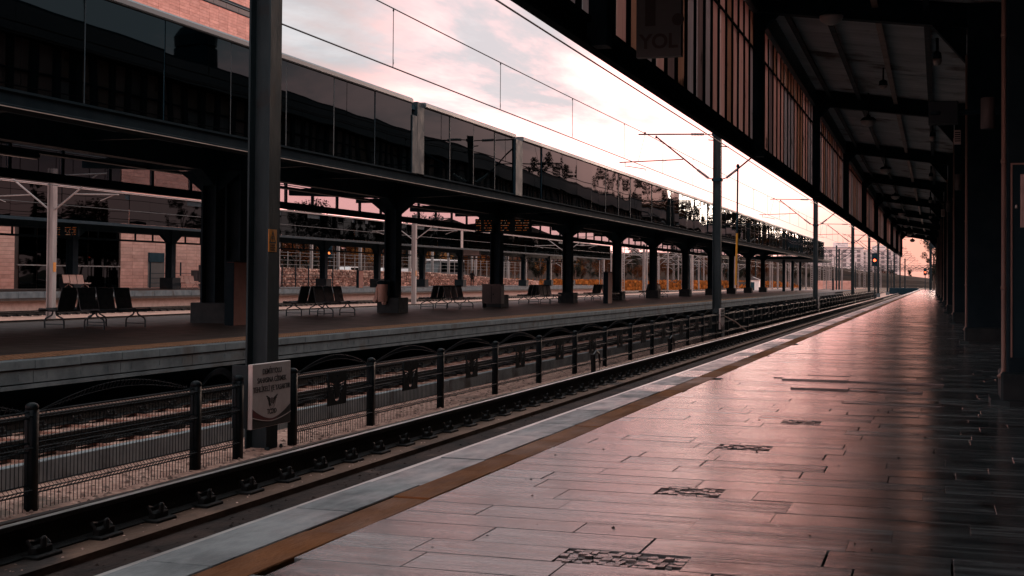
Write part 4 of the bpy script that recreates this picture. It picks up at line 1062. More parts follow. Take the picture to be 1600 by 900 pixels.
# railings on the far platform
def railing(y0, y1, x, label, n):
    t = thing('railing', label, 'railing')
    P_ = MB(); P_.bbox(-.045, .045, -.045, .045, FZ, FZ + 1.9, .01); P_ = P_.mesh('post', 'black_steel')
    for i in range(n): link('post', P_, t, (x, y0 + (y1 - y0) * i / (n - 1), 0))
    q = MB()
    for z in (.35, .7, 1.05): q.tube([(x, y0, FZ + z), (x, y1, FZ + z)], .025, 5)
    q.build('rails', 'dark_steel', t)
railing(82, 98, -54.2, 'low black railing with tall posts before the rose tile wall', 5)
railing(99.5, 112, -54.2, 'black railing with tall posts before the stone wall', 6)
t = thing('covered_shape', 'pale rounded covered shape standing at the railing of the far platform', 'cabinet', (-51.5, 95.3, FZ))  # unidentified tall white object, modelled as a covered shape
q = MB(); q.lathe([(.62, 0), (.66, .5), (.66, 1.5), (.5, 2.0), (.3, 2.35), (.22, 2.75), (0, 2.85)], 14); q.build('cover', 'white', t, True)
t = thing('far_bin', 'grey litter bin on a post by the rose tile wall', 'bin', (-52.5, 85.3, FZ)); q = MB(); q.lathe([(.02, .5), (.28, .5), (.33, 1.3), (0, 1.32)], 10); q.box(.3, .42, -.06, .06, 0, 1.7); q.build('bucket', 'greybox', t)

# ---- people on the far platform
def person(loc, label, pts, cloth, rz=0.0):
    """pts: joints -> position, built as one skinned body"""
    t = thing('person', label, 'person', loc, rz)
    names = list(pts); me = bpy.data.meshes.new('body')
    edges = [('hip', 'belly'), ('belly', 'chest'), ('chest', 'neck'), ('neck', 'head'), ('head', 'crown'), ('chest', 'shl'), ('shl', 'ell'), ('ell', 'hal'), ('chest', 'shr'), ('shr', 'elr'), ('elr', 'har'),
             ('hip', 'hpl'), ('hpl', 'knl'), ('knl', 'anl'), ('anl', 'tol'), ('hip', 'hpr'), ('hpr', 'knr'), ('knr', 'anr'), ('anr', 'tor')]
    rad = dict(hip=.15, belly=.15, chest=.17, neck=.065, head=.10, crown=.085, shl=.075, shr=.075, ell=.055, elr=.055, hal=.042, har=.042, hpl=.105, hpr=.105, knl=.07, knr=.07, anl=.05, anr=.05, tol=.04, tor=.04)
    me.from_pydata([pts[n] for n in names], [(names.index(a), names.index(b)) for a, b in edges], [])
    o = bpy.data.objects.new('body', me); COL.objects.link(o)
    bpy.context.view_layer.objects.active = o
    sk = o.modifiers.new('skin', 'SKIN'); sv = me.skin_vertices
    if not sv: me.skin_vertices.new() if hasattr(me.skin_vertices, 'new') else None
    if not me.skin_vertices:
        bpy.ops.object.select_all(action='DESELECT'); o.select_set(True); bpy.ops.mesh.customdata_skin_add()
    lay = me.skin_vertices[0].data
    for i, n in enumerate(names): lay[i].radius = (rad[n], rad[n] * (.8 if n in ('chest', 'belly', 'hip') else 1)); lay[i].use_root = (n == 'hip')
    o.modifiers.new('sub', 'SUBSURF').levels = 1
    dg = bpy.context.evaluated_depsgraph_get(); dg.update()
    m2 = bpy.data.meshes.new_from_object(o.evaluated_get(dg)); bpy.data.objects.remove(o)
    m2.name = 'body'; m2.materials.clear(); m2.materials.append(M[cloth]); m2.polygons.foreach_set('use_smooth', [True] * len(m2.polygons))
    link('body', m2, t)
    h = pts['head']; q = MB(); q.lathe([(0, -.10), (.07, -.09), (.10, 0), (.095, .07), (.05, .12), (0, .13)], 12, (h[0], h[1] + .01, h[2] + .02)); q.build('hood', cloth, t, True)
    q = MB(); q.lathe([(0, -.06), (.05, -.04), (.062, .02), (.04, .06), (0, .07)], 10, (h[0], h[1] - .06, h[2])); q.build('face', 'skin', t, True)
    for s in ('hal', 'har'):
        a = pts[s]; q = MB()
        for f in range(4): q.tube([(a[0] + (f - 1.5) * .018, a[1], a[2]), (a[0] + (f - 1.5) * .02, a[1] - .02, a[2] - .07), (a[0] + (f - 1.5) * .018, a[1] - .035, a[2] - .11)], .009, 5)
        q.tube([(a[0], a[1] - .02, a[2]), (a[0] + .03, a[1] - .05, a[2] - .05)], .010, 5)
        q.build('hand', 'skin', t)
    return t
stand = dict(hip=(0, 0, .92), belly=(0, 0, 1.08), chest=(0, 0, 1.30), neck=(0, -.01, 1.48), head=(0, -.03, 1.60), crown=(0, -.02, 1.70), shl=(-.19, 0, 1.40), ell=(-.24, .03, 1.13), hal=(-.20, -.10, .92),
             shr=(.19, 0, 1.40), elr=(.24, .03, 1.13), har=(.20, -.10, .92), hpl=(-.10, 0, .88), knl=(-.105, -.01, .48), anl=(-.11, .01, .08), tol=(-.12, -.15, .04), hpr=(.10, 0, .88), knr=(.105, -.01, .48), anr=(.11, .01, .08), tor=(.12, -.15, .04))
person((-50.0, 139.0, FZ), 'person in a dark hooded coat standing alone on the far platform', stand, 'coat', .5)
pose2 = dict(stand, ell=(-.27, -.10, 1.16), hal=(-.10, -.25, 1.18), hpl=(-.12, 0, .88), knl=(-.16, -.04, .48), anl=(-.18, .03, .08), tol=(-.2, -.13, .04))
p2 = person((-51.6, 116.6, FZ), 'person in a grey jacket and dark trousers with a bag beside a far column', pose2, 'jacket', -.4)
p2.scale = (1.08, 1.08, 1.08)
q = MB(); q.bbox(-.2, .2, -.14, .14, 0, .45, .05); o = q.build('travel_bag', 'coat'); o.location = (-51.3, 115.9, FZ); tag(o, 'dark travel bag at the feet of the person in the grey jacket', 'bag')

# ================================================================== ROSE TILE BUILDING
bX = -56.0
tb_ = thing('tile_building', 'tall rose stone tiled building with dark glass front behind the far platform', 'building')
q = MB(); q.box(bX - 25, bX - .06, 20, 99.0, -.9, 34); q.build('wall', 'tile_gap', tb_)
TM = MB(); TM.bbox(-.05, 0, -.715, .715, 0, .238, .006); TM = TM.mesh('tile', 'tile'); nt_ = 0
rest = MB()
def tiles(y0, y1, z0, z1):
    global nt_
    z = z0; r = 0
    while z < z1 - .1:
        y = y0
        while y < y1 - .3:
            w = min(1.45, y1 - y)
            seen = (z < 4 and y > 79) or (15 < z < 24 and y > 80)
            if nt_ < 300 and seen and w > 1.4 and z < 19.5: link('tile', TM, tb_, (bX + random.gauss(0, .004), y + w / 2, z)); nt_ += 1
            else: rest.box(bX - .05, bX + random.gauss(0, .004), y + .008, y + w - .012, z, z + .238)
            y += 1.45
        z += .25
tiles(81, 99.05, -.3, 23.2); tiles(81, 99.05, 24.05, 30); tiles(58, 69.8, -.3, 4.6)
stuff(rest.build('far_tile', 'tile', tb_))
q = MB(); q.box(bX - .06, bX + .06, 81, 99.05, 23.22, 23.29); q.box(bX - .06, bX + .08, 81, 99.05, 23.87, 24.02); q.build('band_trim', 'black_steel', tb_)
BP = MB(); BP.bbox(-.05, .0, -1.0, 1.0, 23.30, 23.86, .01); BP = BP.mesh('band_panel', 'greybox')
for i in range(9): link('band_panel', BP, tb_, (bX, 82 + i * 2.03, 0))
GW = MB(); GW.box(-.02, .02, -.86, .86, -1.22, 1.22); GW2 = GW.mesh('window', 'far_mirror'); GW = GW.mesh('window', 'mirror')
rr = random.Random(4)
for i in range(6):
    for j in range(2): link('window', GW2, tb_, (bX - .02, 70.9 + i * 1.8, .8 + j * 2.5 - .2), (0, radians(rr.gauss(0, .2)), radians(rr.gauss(0, .2))))
q = MB(); q.box(bX - .05, bX + .03, 69.9, 81, 1.77, 1.84); q.build('transom', 'mast_pale', tb_)
for i in range(14):
    for j in range(5): link('window', GW, tb_, (bX - .02, 56.5 + i * 1.8, 5.9 + j * 2.5), (0, radians(rr.gauss(0, .2)), radians(rr.gauss(0, .2))))
q = MB(); q.box(bX - .05, bX + .01, 84.4, 86.6, .3, 2.9); q.build('door', 'greybox', tb_)
q = MB(); q.box(bX + .001, bX + .06, 84.5, 86.5, 2.2, 2.9); q.build('poster', 'wall_dark', tb_)

# ================================================================== STONE WALL, ROAD, VEHICLES
sw = thing('stone_wall', 'long rose rubble stone retaining wall behind the far platform', 'wall')
q = MB(); rr = random.Random(12); q.prism([(99.3, -.9), (185, -.9), (185, .9), (165, 1.3), (140, 1.85), (99.3, 2.0)], -57.2, -56.08, axis='x')
z = -.3
while z < 2.1:
    y = 99.4 + rr.uniform(0, .4); h = rr.uniform(.20, .30)
    while y < 182:
        w = rr.uniform(.28, .6); d = rr.uniform(-.02, .09)
        tp = 2.03 - max(0, y - 99) * .0035 if y < 140 else 1.88 - (y - 140) * .022
        if z > tp - .1: y += w; continue
        zt = min(z + h - .03, tp)
        q.add([(-56.1, y, z), (-56.1, y + w - .04, z), (-56.1, y + w - .04, zt), (-56.1, y, zt), (-56.02 + d, y + .06, z + .05), (-56.0 + d * .6, y + w - .1, z + .04), (-56.02 + d, y + w - .09, zt - .05), (-56.0 + d, y + .05, zt - .03)],
              [(4, 5, 6, 7), (0, 1, 5, 4), (1, 2, 6, 5), (2, 3, 7, 6), (3, 0, 4, 7)])
        y += w
    z += h
stuff(q.build('stones', 'stone', sw))
ft = thing('road_fence', 'thin grey wire fence on top of the stone wall', 'fence')
P_ = MB(); P_.box(-.03, .03, -.03, .03, 1.1, 3.5); P_ = P_.mesh('post', 'mast_pale')
for i in range(34): link('post', P_, ft, (-56.4, 100 + i * 2.4, 0))
q = MB()
for z in (2.3, 2.7, 3.1, 3.4): q.tube([(-56.4, 100, z), (-56.4, 180, z)], .012, 4)
q.build('wire_mesh', 'mast_pale', ft)
g = MB(); g.box(-75, -57.1, 99.2, 186, -.9, .85); struct(g.build('road', 'concrete'))
def car(x, y, z, rz, label, body='white', L=4.2, H=1.45, Wd=1.72, bus=False):
    t = thing('parked_car' if not bus else 'minibus', label, 'car' if not bus else 'minibus', (x, y, z), rz)
    l = L / 2; w = Wd / 2
    if bus: pr = [(-l, .35), (-l, 1.3), (-l + .25, H), (l - .7, H), (l - .15, 1.35), (l, 1.0), (l, .35)]
    else: pr = [(-l, .3), (-l, .82), (-l + .25, .92), (-l + .75, H), (l - 1.6, H + .02), (l - .95, .98), (l - .1, .82), (l, .6), (l, .3)]
    q = MB(); n = len(pr)
    ins = [.10 if p[1] > .95 else 0 for p in pr]
    vs = [(p[0], -w + i, p[1]) for p, i in zip(pr, ins)] + [(p[0], w - i, p[1]) for p, i in zip(pr, ins)]
    q.add(vs, [(i, (i + 1) % n, n + (i + 1) % n, n + i) for i in range(n)] + [tuple(range(n - 1, -1, -1)), tuple(range(n, 2 * n))]); q.build('body', body, t)
    for s in (-1, 1):
        q = MB(); yy = s * (w - .085)
        if bus: win = [[(-l + .3 + k * (L - 1.3) / 4, 1.12), (-l + .2 + (k + 1) * (L - 1.3) / 4, 1.12), (-l + .2 + (k + 1) * (L - 1.3) / 4, H - .2), (-l + .3 + k * (L - 1.3) / 4, H - .2)] for k in range(4)]
        else: win = [[(-l + .62, .95), (-.15, .95), (-.15, H - .09), (-l + .85, H - .09)], [(-.07, .95), (l - 1.1, .98), (l - 1.62, H - .09), (-.07, H - .09)]]
        for p in win: q.prism(p, yy - .03, yy + .03)
        q.build('side_window', 'mirror', t)
    for sx in (-l + .75, l - .8):
        for sy in (-1, 1):
            q = MB(); n = 14; q.prism([(sx + .31 * cos(2 * pi * i / n), .31 + .31 * sin(2 * pi * i / n)) for i in range(n)], sy * w - .1, sy * w + .1 - .08 * (sy > 0)); wh = q.build('wheel', 'rubber', t)
            q = MB(); q.prism([(sx + .17 * cos(2 * pi * i / n), .31 + .17 * sin(2 * pi * i / n)) for i in range(n)], sy * (w + .021) - .005, sy * (w + .021) + .005); q.build('rim', 'mast_pale', wh)
    q = MB(); q.box(l - .05, l + .012, -w + .15, -w + .4, .6, .75); q.box(l - .05, l + .012, w - .4, w - .15, .6, .75); q.build('headlight', 'lamp_glass', t)
car(-60, 128, .85, pi / 2, 'white car on the road above the stone wall, left of the thin pale mast'); car(-60.5, 140, .85, pi / 2, 'white car behind the second island column on the road above the wall')
car(-62, 149.5, .85, pi / 2 + .1, 'silver car in front of the white roofed minibus', 'sign_face')
car(-59.8, 156, .85, -pi / 2 - .15, 'teal minibus with a white roof on the road above the stone wall', 'greybox', 7.2, 2.5, 2.1, True)
q = MB(); q.bbox(-3.4, 3.2, -.95, .95, 2.505, 2.66, .06); o = q.build('minibus_roof', 'white'); 
for r_ in list(bpy.data.objects):
    if r_.name.startswith('minibus') and r_.get('category') == 'minibus': o.parent = r_; o.name = 'roof'

# ================================================================== FAR MASTS AND SIGNALS
def pale_mast(name='far_mast', mat='mast_pale', H=6.6, w=.30, arms=(-1,)):
    t = thing(name, None, 'catenary mast'); q = MB(); h_section(q, w, w * .9, -.9, H, .04, .03); q.build('shaft', mat, t)
    for s in arms:
        q = MB(); q.tube([(s * .15, 0, H - .3), (s * 2.9, 0, H - .25)], .035, 5); q.tube([(s * .15, 0, H - 1.75), (s * 2.2, 0, H - .3)], .04, 5); q.tube([(s * 1.1, 0, H - 1.1), (s * 3.3, 0, H - 1.15)], .03, 5); q.tube([(s * 3.1, 0, H - 1.15), (s * 2.4, 0, H - 1.4)], .02, 4)
        q.build('bracket', mat, t)
    return t
pmast = pale_mast(arms=(-1, 1)); tag(pmast, 'pale H mast with a small orange plate beyond the island platform at the left', 'catenary mast', 'pale masts beyond the island platform'); pmast.location = (-36, 47.1, -.9)
q = MB(); q.box(.16, .165, -.09, .09, 2.2, 2.6); q.build('orange_plate', 'warn', pmast)
def pm_copy(x, y, label, group='pale masts beyond the island platform', src=None, sc=1.0): return copy_tree(src or pmast, (x, y, -.9), None, label, group, (sc, sc, sc))
pm_copy(-36, 87.7, 'pale H mast seen just right of the second island column')
pm_copy(-36, 128, 'pale H mast seen between the third and fourth island columns')
pm_copy(-36, 165, 'pale H mast seen right of the grey switch cabinet'); 
lattice = thing('lattice_mast', None, 'catenary mast'); q = MB()
for sx in (-.18, .18): q.box(sx - .035, sx + .035, -.05, .05, -.9, 7.2)
for i in range(20): z = -.6 + i * .4; q.box(-.18, .18, -.02, .02, z - .04, z + .04)
q.build('shaft', 'mast_pale', lattice); q = MB()
for s in (-1, 1): q.tube([(s * .2, 0, 6.7), (s * 2.9, 0, 6.75)], .035, 5); q.tube([(s * .2, 0, 5.2), (s * 2.2, 0, 6.7)], .04, 5); q.tube([(s * 1.1, 0, 5.9), (s * 3.3, 0, 5.85)], .03, 5)
q.build('bracket', 'mast_pale', lattice)
tag(lattice, 'pale battened twin-channel mast in the throng of masts beyond the island platform', 'catenary mast', 'battened masts beyond the platforms'); lattice.location = (-46, 196, -.9)
single = pale_mast('far_mast', 'mast_pale', 7.4, .26, (-1,)); tag(single, 'pale single-arm mast in the throng of masts beyond the platforms', 'catenary mast', 'single-arm masts beyond the platforms'); single.location = (-57.5, 120, -.5)
dark = pale_mast('far_mast', 'mast', 7.2, .26, (-1, 1)); tag(dark, 'dull grey mast in the throng of masts beyond the platforms', 'catenary mast', 'dull grey masts beyond the platforms'); dark.location = (-15, 212, -.9)
rr = random.Random(77)
for (x, y) in [(-57.8, 108), (-57.6, 103), (-57.7, 114.5), (-57.6, 125.5), (-57.6, 133), (-57.6, 139), (-57.6, 146), (-57.8, 152), (-57.6, 160), (-57, 173)]: copy_tree(single, (x, y, -.5), None, None, None, (rr.uniform(.85, 1.1),) * 3)
spots = []
def free(x, y): return all(abs(x - a) + abs(y - b) * .25 > 1.6 for a, b in spots)
for _ in range(400):
    if len(spots) > 76: break
    y = rr.uniform(188, 420); x = rr.choice([-12.5, -17, -22, -26.5, -31, -36, -40.5, -46, -51, -57, -63, -70]) + rr.gauss(0, .25)
    if free(x, y): spots.append((x, y))
for (x, y) in spots:
    src = rr.choice([lattice, lattice, single, single, dark]); copy_tree(src, (x, y, -.9), rr.choice([0, 0, pi]), None, None, (1, 1, rr.uniform(.85, 1.25)))
# overhead lines of the far tracks
for i, (x, lb) in enumerate([(-23.3, 'thin overhead wires over the track behind the island platform'), (-32.2, 'thin overhead wires over the middle far track'), (-40.9, 'thin overhead wires over the track of the far platform')]):
    catenary(x, lb, zc=4.6, drop=1.2, ys=[10, 47, 88, 128, 165, 205, 245, 290], y_lo=-20, droppers=(i == 0), r=1.1)
# lattice portals across the station throat
def portal(y, x0, x1, z, label):
    t = thing('portal_truss', label, 'gantry', (0, y, 0), 0, 'lattice gantries across the tracks'); q = MB()
    for zz in (z, z + .8): q.box(x0, x1, -.06, .06, zz - .05, zz + .05)
    n = int((x1 - x0) / 1.0)
    for i in range(n): xa = x0 + (x1 - x0) * i / n; xb = x0 + (x1 - x0) * (i + 1) / n; q.tube([(xa, 0, z if i % 2 else z + .8), (xb, 0, z + .8 if i % 2 else z)], .05, 4)
    q.build('truss', 'mast', t)
    for x in (x0, x1): q = MB(); h_section(q, .35, .35, -.9, z + .8, .05, .04, cx=x); q.build('leg', 'mast', t)
portal(430, -26, 5, 5.6, 'nearest lattice gantry across the tracks at the far end'); portal(500, -44, 5, 5.9, 'second lattice gantry across the far tracks'); portal(580, -44, 4, 6.2, 'third lattice gantry far down the tracks'); portal(700, -50, 5, 6.6, 'farthest lattice gantry down the tracks')
def signal(x, y, z, label, lens='red_light', H=.95, foot=-.9, ladder=False, sc=1.0):
    t = thing('signal', label, 'signal', (x, y, 0), 0, 'rail signals')
    q = MB(); q.bbox(-.24 * sc, .24 * sc, -.10, .10, z - H * .52 * sc, z + H * .65 * sc, .03); q.build('head', 'black_steel', t)
    q = MB(); q.lathe([(0, -.012), (.105 * sc, -.01), (.115 * sc, 0)], 14); l_ = q.build('lit_lens', lens, t); l_.location = (0, -.105, z); l_.rotation_euler = (pi / 2, 0, 0)
    for dz in (.38,):
        q = MB(); q.lathe([(0, .004), (.09 * sc, .004), (.10 * sc, 0)], 12); o = q.build('dark_lens', 'wall_dark', t); o.location = (0, -.101, z + dz * sc); o.rotation_euler = (pi / 2, 0, 0)
    q = MB(); n = 8
    q.prism([(.15 * sc * cos(pi * i / n), z + .15 * sc * sin(pi * i / n)) for i in range(n + 1)] + [(.13 * sc * cos(pi * i / n), z + .13 * sc * sin(pi * i / n)) for i in range(n, -1, -1)], -.28, -.1); q.build('hood', 'black_steel', t)
    q = MB(); q.tube([(0, .05, foot), (0, .05, z - H * .5 * sc)], .06, 8)
    if ladder:
        for i in range(10): q.box(.35, .75, .0, .03, foot + .4 + i * .4, foot + .44 + i * .4)
        q.box(.35, .38, 0, .03, foot, z); q.box(.72, .75, 0, .03, foot, z)
    q.build('pole', 'mast_pale' if ladder else 'dark_steel', t); return t
signal(-6.55, 144.5, 3.42, 'red lit signal among the masts of the fence row', sc=1.25); signal(-2.2, 222, 2.75, 'small far red lit signal beside the mast at the end of the platform', sc=1.0)
signal(-58.2, 119.5, 3.6, 'amber lit signal over the stone wall at the left', 'amber_light', sc=1.15)
signal(-52, 205, 5.0, 'amber lit signal with a ladder seen between the island columns', 'amber_light', ladder=True, sc=1.5)
signal(-22.2, 160, .2, 'dwarf red signal at rail level behind the island platform', 'red_light', H=.6, sc=.55)
# mast with arms at the end of the near platform
t = copy_tree(dark, (-1.4, 226, -.9), None, 'tall dark mast with a board at the end of the near platform', 'end masts', (1.6, 1.6, 1.55))
t = thing('back_board', 'dark board on the tall mast at the end of the near platform', 'board', (.2, 225.5, 7.6)); q = MB(); q.bbox(-1.4, 1.4, -.1, .1, -.8, .8, .03); q.build('board', 'dark_steel', t)

# ================================================================== TREES, BANK, HILLS, TOWN
def ground_mound(name, pts, mat):
    q = MB(); n = len(pts)
    vs = []
    for (x, y, h, w) in pts: vs += [(x + w, y, -.95), (x + w * .4, y, h * .75 - .9), (x, y, h - .9), (x - w * 2.5, y, h - .95), (x - w * 6, y, h * 1.1 - .95)]
    fs = []
    for i in range(n - 1):
        for j in range(4): fs.append((i * 5 + j, i * 5 + j + 1, (i + 1) * 5 + j + 1, (i + 1) * 5 + j))
    return struct(q.add(vs, fs).build(name, mat))
ground_mound('grass_bank', [(-68 + i * 1.3 - rr.uniform(0, 2), 178 + i * 11, 1.5 + rr.uniform(-.4, .5), 3.5) for i in range(22)], 'hill')
q = MB(); rr = random.Random(31)
clump = [(180 + 215 * rr.random() ** 1.2, rr.uniform(-6, 3.5)) for _ in range(120)]
for i in range(5200):
    cy, cx = rr.choice(clump); y = cy + rr.gauss(0, 2.2); xc_ = -68 + (y - 178) / 11 * 1.3; x = xc_ + cx + rr.gauss(0, .8)
    zb = -.9 + max(0, min(1, (xc_ + 3.5 - x) / 3.5)) * 1.3; h = rr.uniform(.2, .9); a = rr.uniform(0, pi); w = rr.uniform(.2, .5)
    dx, dy = w * cos(a), w * sin(a)
    q.add([(x - dx, y - dy, zb - .1), (x + dx, y + dy, zb - .1), (x + dx * .4 + rr.gauss(0, .15), y + dy * .4, zb + h), (x - dx * .5 + rr.gauss(0, .15), y - dy * .5, zb + h * .8)], [(0, 1, 2, 3)])
stuff(tag(q.build('dry_grass', 'grass'), 'dry orange grass on the bank beyond the far tracks', 'grass'))
def hill(name, x, y, rx, ry, h):
    q = MB(); n, m_ = 28, 8; r = random.Random(int(x)); ph = [r.uniform(0, 6) for _ in range(4)]
    vs = [(0, 0, h)]
    for k in range(1, m_ + 1):
        for i in range(n):
            a = 2 * pi * i / n; f = k / m_; z = h * (cos(pi * f) * .5 + .5) * (1 + .12 * sin(3 * a + ph[0]) + .08 * sin(7 * a + ph[1] + k)); vs.append((rx * f * cos(a), ry * f * sin(a), z - 1.2))
    fs = [(0, 1 + i, 1 + (i + 1) % n) for i in range(n)]
    for k in range(m_ - 1):
        for i in range(n): fs.append((1 + k * n + i, 1 + (k + 1) * n + i, 1 + (k + 1) * n + (i + 1) % n, 1 + k * n + (i + 1) % n))
    o = struct(q.add(vs, fs).build(name, 'hill')); o.location = (x, y, 0); return o
hill('hill', -190, 520, 110, 150, 24); hill('hill', -290, 900, 190, 200, 30); hill('hill', -240, 330, 110, 90, 17); hill('hill', -95, 520, 150, 70, 12); hill('hill', 150, 620, 130, 160, 24)
def tree_mesh(seed, H, R, leaves, leaf, tr_h=.35, tall=1.0, ls=.34):
    r = random.Random(seed); tk = MB(); lf = MB()
    top = H * .8
    lean = r.uniform(-.3, .3)
    tk.tube([(0, 0, -.3), (.02, 0, H * .2), (lean * .4, .1, H * .45), (lean, 0, top)], [H * .028, H * .021, H * .014, H * .004], 8)
    cl = []
    for i in range(11):
        u = r.uniform(tr_h, .92); a = r.uniform(0, 2 * pi); rad = R * (.95 - .55 * abs(u - .5)) * r.uniform(.45, 1.0); b0 = (lean * u * .8, 0, H * u * .8)
        e = (cos(a) * rad, sin(a) * rad, H * min(.97, u + r.uniform(.05, .16)))
        tk.tube([b0, ((b0[0] + e[0]) / 2, (b0[1] + e[1]) / 2, (b0[2] + e[2]) / 2 + H * .02), e], [H * .009, H * .006, H * .002], 5)
        cl.append((e, R * r.uniform(.26, .46)))
        m_ = (b0[0] * .4 + e[0] * .6, b0[1] * .4 + e[1] * .6, b0[2] * .4 + e[2] * .6); cl.append((m_, R * r.uniform(.2, .36)))
    cl.append(((lean, 0, H * .93), R * .3))
    for i in range(leaves):
        c, cr = r.choice(cl); d = Vector((r.gauss(0, 1), r.gauss(0, 1), r.gauss(0, 1) * .8 * tall)); d.normalize(); d *= cr * r.random() ** .45
        p = Vector(c) + d; s = ls * r.uniform(.5, 1.2); u = Vector((r.gauss(0, 1), r.gauss(0, 1), r.gauss(0, 1))).normalized(); v = u.orthogonal().normalized()
        u *= s * .5; v *= s * .35
        lf.add([p - u, p + v, p + u, p - v], [(0, 1, 2, 3)])
    return tk.mesh('trunk', 'bark'), lf.mesh('crown', leaf)
TV = {'russet': tree_mesh(1, 9, 3.4, 3800, 'leaf_autumn', .35, 1, .28), 'ochre': tree_mesh(2, 7.5, 2.8, 2200, 'leaf_ochre'), 'dark': tree_mesh(3, 11, 2.9, 5200, 'leaf_dark', .15, 1.3, .27), 'tall': tree_mesh(4, 13, 2.3, 5200, 'leaf_dark', .08, 1.8, .26), 'bare': tree_mesh(5, 9, 3.4, 1100, 'leaf_autumn', .3, 1, .26)}
LB = {'russet': 'russet leaved autumn tree on the slope beyond the stone wall and grass bank', 'ochre': 'ochre leaved small tree on the slope beyond the grass bank', 'dark': 'dark evergreen tree on the slope beyond the grass bank', 'tall': 'tall narrow dark conifer', 'bare': 'nearly bare tree with few russet leaves on the slope beyond the grass bank'}
def tree(kind, x, y, z, s, label=None, group=None):
    t = thing('tree', label or LB[kind], 'tree', (x, y, z), random.uniform(0, 6), group or kind + ' trees beyond the tracks'); t.scale = (s, s, s * random.uniform(.9, 1.1))
    link('trunk', TV[kind][0], t); link('crown', TV[kind][1], t); return t
rr = random.Random(55)
for i in range(46):
    y = rr.uniform(150, 430); x = -78 - rr.uniform(0, 22) - (y - 150) * .02
    tree(rr.choice(['russet', 'russet', 'dark', 'dark', 'bare', 'ochre']), x, y, .2, rr.uniform(.55, .95))
for i in range(30): tree(rr.choice(['russet', 'russet', 'dark', 'ochre']), rr.uniform(-76, -66), 103 + i * 2.7 + rr.uniform(-1, 1), .8, rr.uniform(.6, .9))
for i in range(52):
    f = (i + rr.random()) / 52; y = rr.uniform(330, 400) + 60 * f; tree(rr.choice(['russet', 'dark', 'bare', 'russet', 'dark']), -y * (.40 - .31 * f) , y, .3, rr.uniform(.65, 1.05))
for i in range(20): tree(rr.choice(['dark', 'dark', 'russet']), rr.uniform(-62, -9), rr.uniform(520, 640), -.9, rr.uniform(.5, .75), 'far dusky tree closing the view down the tracks', 'far trees down the tracks')
# row of trees right of the tracks, beyond the near canopy
for i in range(40):
    y = 112 + i * 8.5 + rr.uniform(-3, 3); x = 17 + rr.uniform(-2, 5) if y < 150 else 8.5 + rr.uniform(-1.0, 9)
    tree(rr.choice(['dark', 'tall', 'tall', 'russet']) if i != 7 else 'ochre', x, y, -.9, rr.uniform(.95, 1.4), 'dark tree in the row to the right of the tracks past the near canopy', 'row of trees right of the tracks')
for i in range(26):
    y = 240 + i * 11 + rr.uniform(-4, 4); tree(rr.choice(['dark', 'tall', 'dark', 'russet']), 22 + rr.uniform(-3, 18), y, -.9, rr.uniform(1.3, 1.9), 'dark tree in the row to the right of the tracks past the near canopy', 'row of trees right of the tracks')
for (x, y, s_) in ((-1.0, 262, .9), (-.2, 285, 1.1), (1.2, 248, .8)): tree('dark', x, y, -.9, s_, 'dark tree in the row to the right of the tracks past the near canopy', 'row of trees right of the tracks')
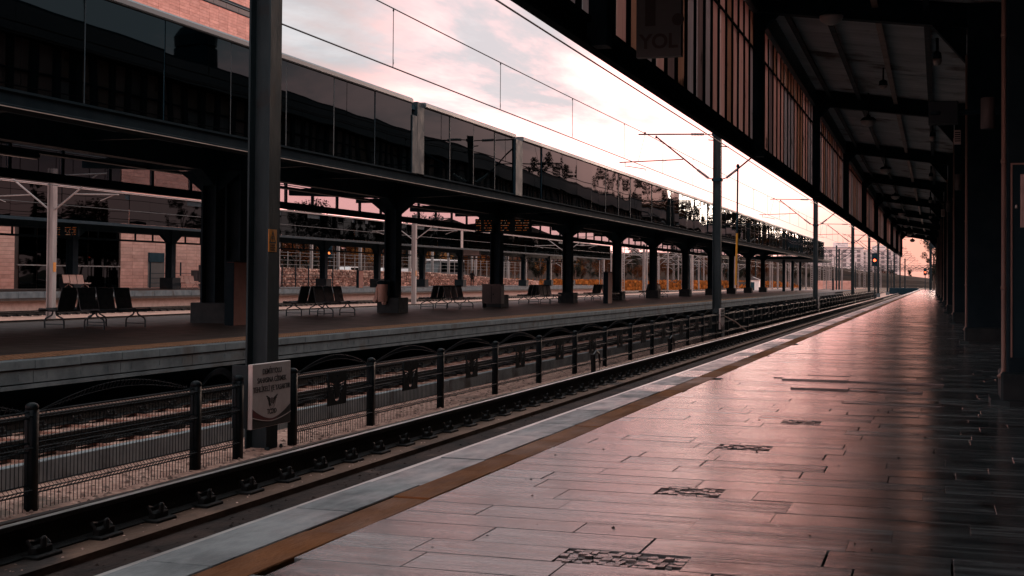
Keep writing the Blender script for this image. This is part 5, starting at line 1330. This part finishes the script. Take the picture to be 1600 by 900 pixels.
# town on the horizon
def block(x, y, w, d, h, label, nx, nz, roof=True):
    t = thing('apartment_block', label, 'building', (x, y, -1)); q = MB(); q.box(-w / 2, w / 2, 0, d, 0, h); q.build('wall', 'city', t)
    wm = MB(); wm.box(-.9, .9, -.12, .03, -.8, .8); wm = wm.mesh('window', 'city_win')
    for i in range(nx):
        for j in range(nz): link('window', wm, t, (-w / 2 + w * (i + .5) / nx, 0, h * (j + .6) / (nz + .3)))
    q = MB(); q.box(-w / 2 - .4, w / 2 + .4, -.4, d, h, h + .5); q.box(-w * .2, w * .15, d * .2, d * .5, h + .5, h + 3); q.build('roof', 'city', t)
block(-50, 720, 22, 14, 20, 'hazy white apartment block far down the tracks, left of the pair', 6, 8); block(-31, 740, 20, 14, 19, 'hazy white apartment block far down the tracks, right of the pair', 6, 8)
block(-68, 700, 16, 12, 14, 'hazy low white block behind the end of the island canopy', 5, 4)
block(-165, 560, 30, 14, 19, 'pale low house row on the hillside far behind the island columns', 7, 3)
# low white hut and pale wall at the end of the island platform
t = thing('track_hut', 'small white hut beside the far tracks past the island canopy', 'hut', (-33, 246, -.9)); q = MB(); q.box(-1.2, 1.2, -1, 1, 0, 2.2); q.build('wall', 'white', t); q = MB(); q.prism([(-1.4, 2.2), (1.4, 2.2), (0, 2.8)], -1.2, 1.2); q.build('roof', 'greybox', t); q = MB(); q.box(-.3, .4, -1.03, -1.001, .1, 1.8); q.build('door', 'wall_dark', t)
q = MB(); q.bbox(-27, -18, 300, 300.4, -.9, 1.3, .05); tag(q.build('low_wall', 'tile'), 'long low rose wall far beyond the end of the island platform', 'wall')

# ------------------------------------------------------------------ labels of the many: say between which island columns each one is seen
def seen_px(x, y):
    v = cam.matrix_world.inverted() @ Vector((x, y, 1.5)); return 800 + FPX * v.x / -v.z
cpx = [seen_px(ICX, y) for y in icols[3:]]
NTH = ['first', 'second', 'third', 'fourth', 'fifth', 'sixth', 'seventh', 'eighth', 'ninth', 'tenth', 'eleventh']
def where(px):
    n = sum(px > c_ for c_ in cpx)
    if n == 0: return 'left of the first island column'
    if n >= len(cpx): return 'past the last island column'
    return 'between the %s and %s island columns' % (NTH[n - 1], NTH[n])
SHORT = {'russet trees beyond the tracks': 'russet autumn tree beyond the tracks', 'dark trees beyond the tracks': 'dark evergreen tree beyond the tracks', 'ochre trees beyond the tracks': 'ochre leaved small tree beyond the tracks',
         'bare trees beyond the tracks': 'thinly leaved tree beyond the tracks', 'battened masts beyond the platforms': 'pale battened mast beyond the platforms', 'single-arm masts beyond the platforms': 'pale single-arm mast beyond the platforms',
         'dull grey masts beyond the platforms': 'dull grey mast beyond the platforms'}
for o in list(COL.objects):
    g_ = o.get('group')
    if o.parent is None and g_ in SHORT: o['label'] = SHORT[g_] + ', seen ' + where(seen_px(o.location.x, o.location.y))
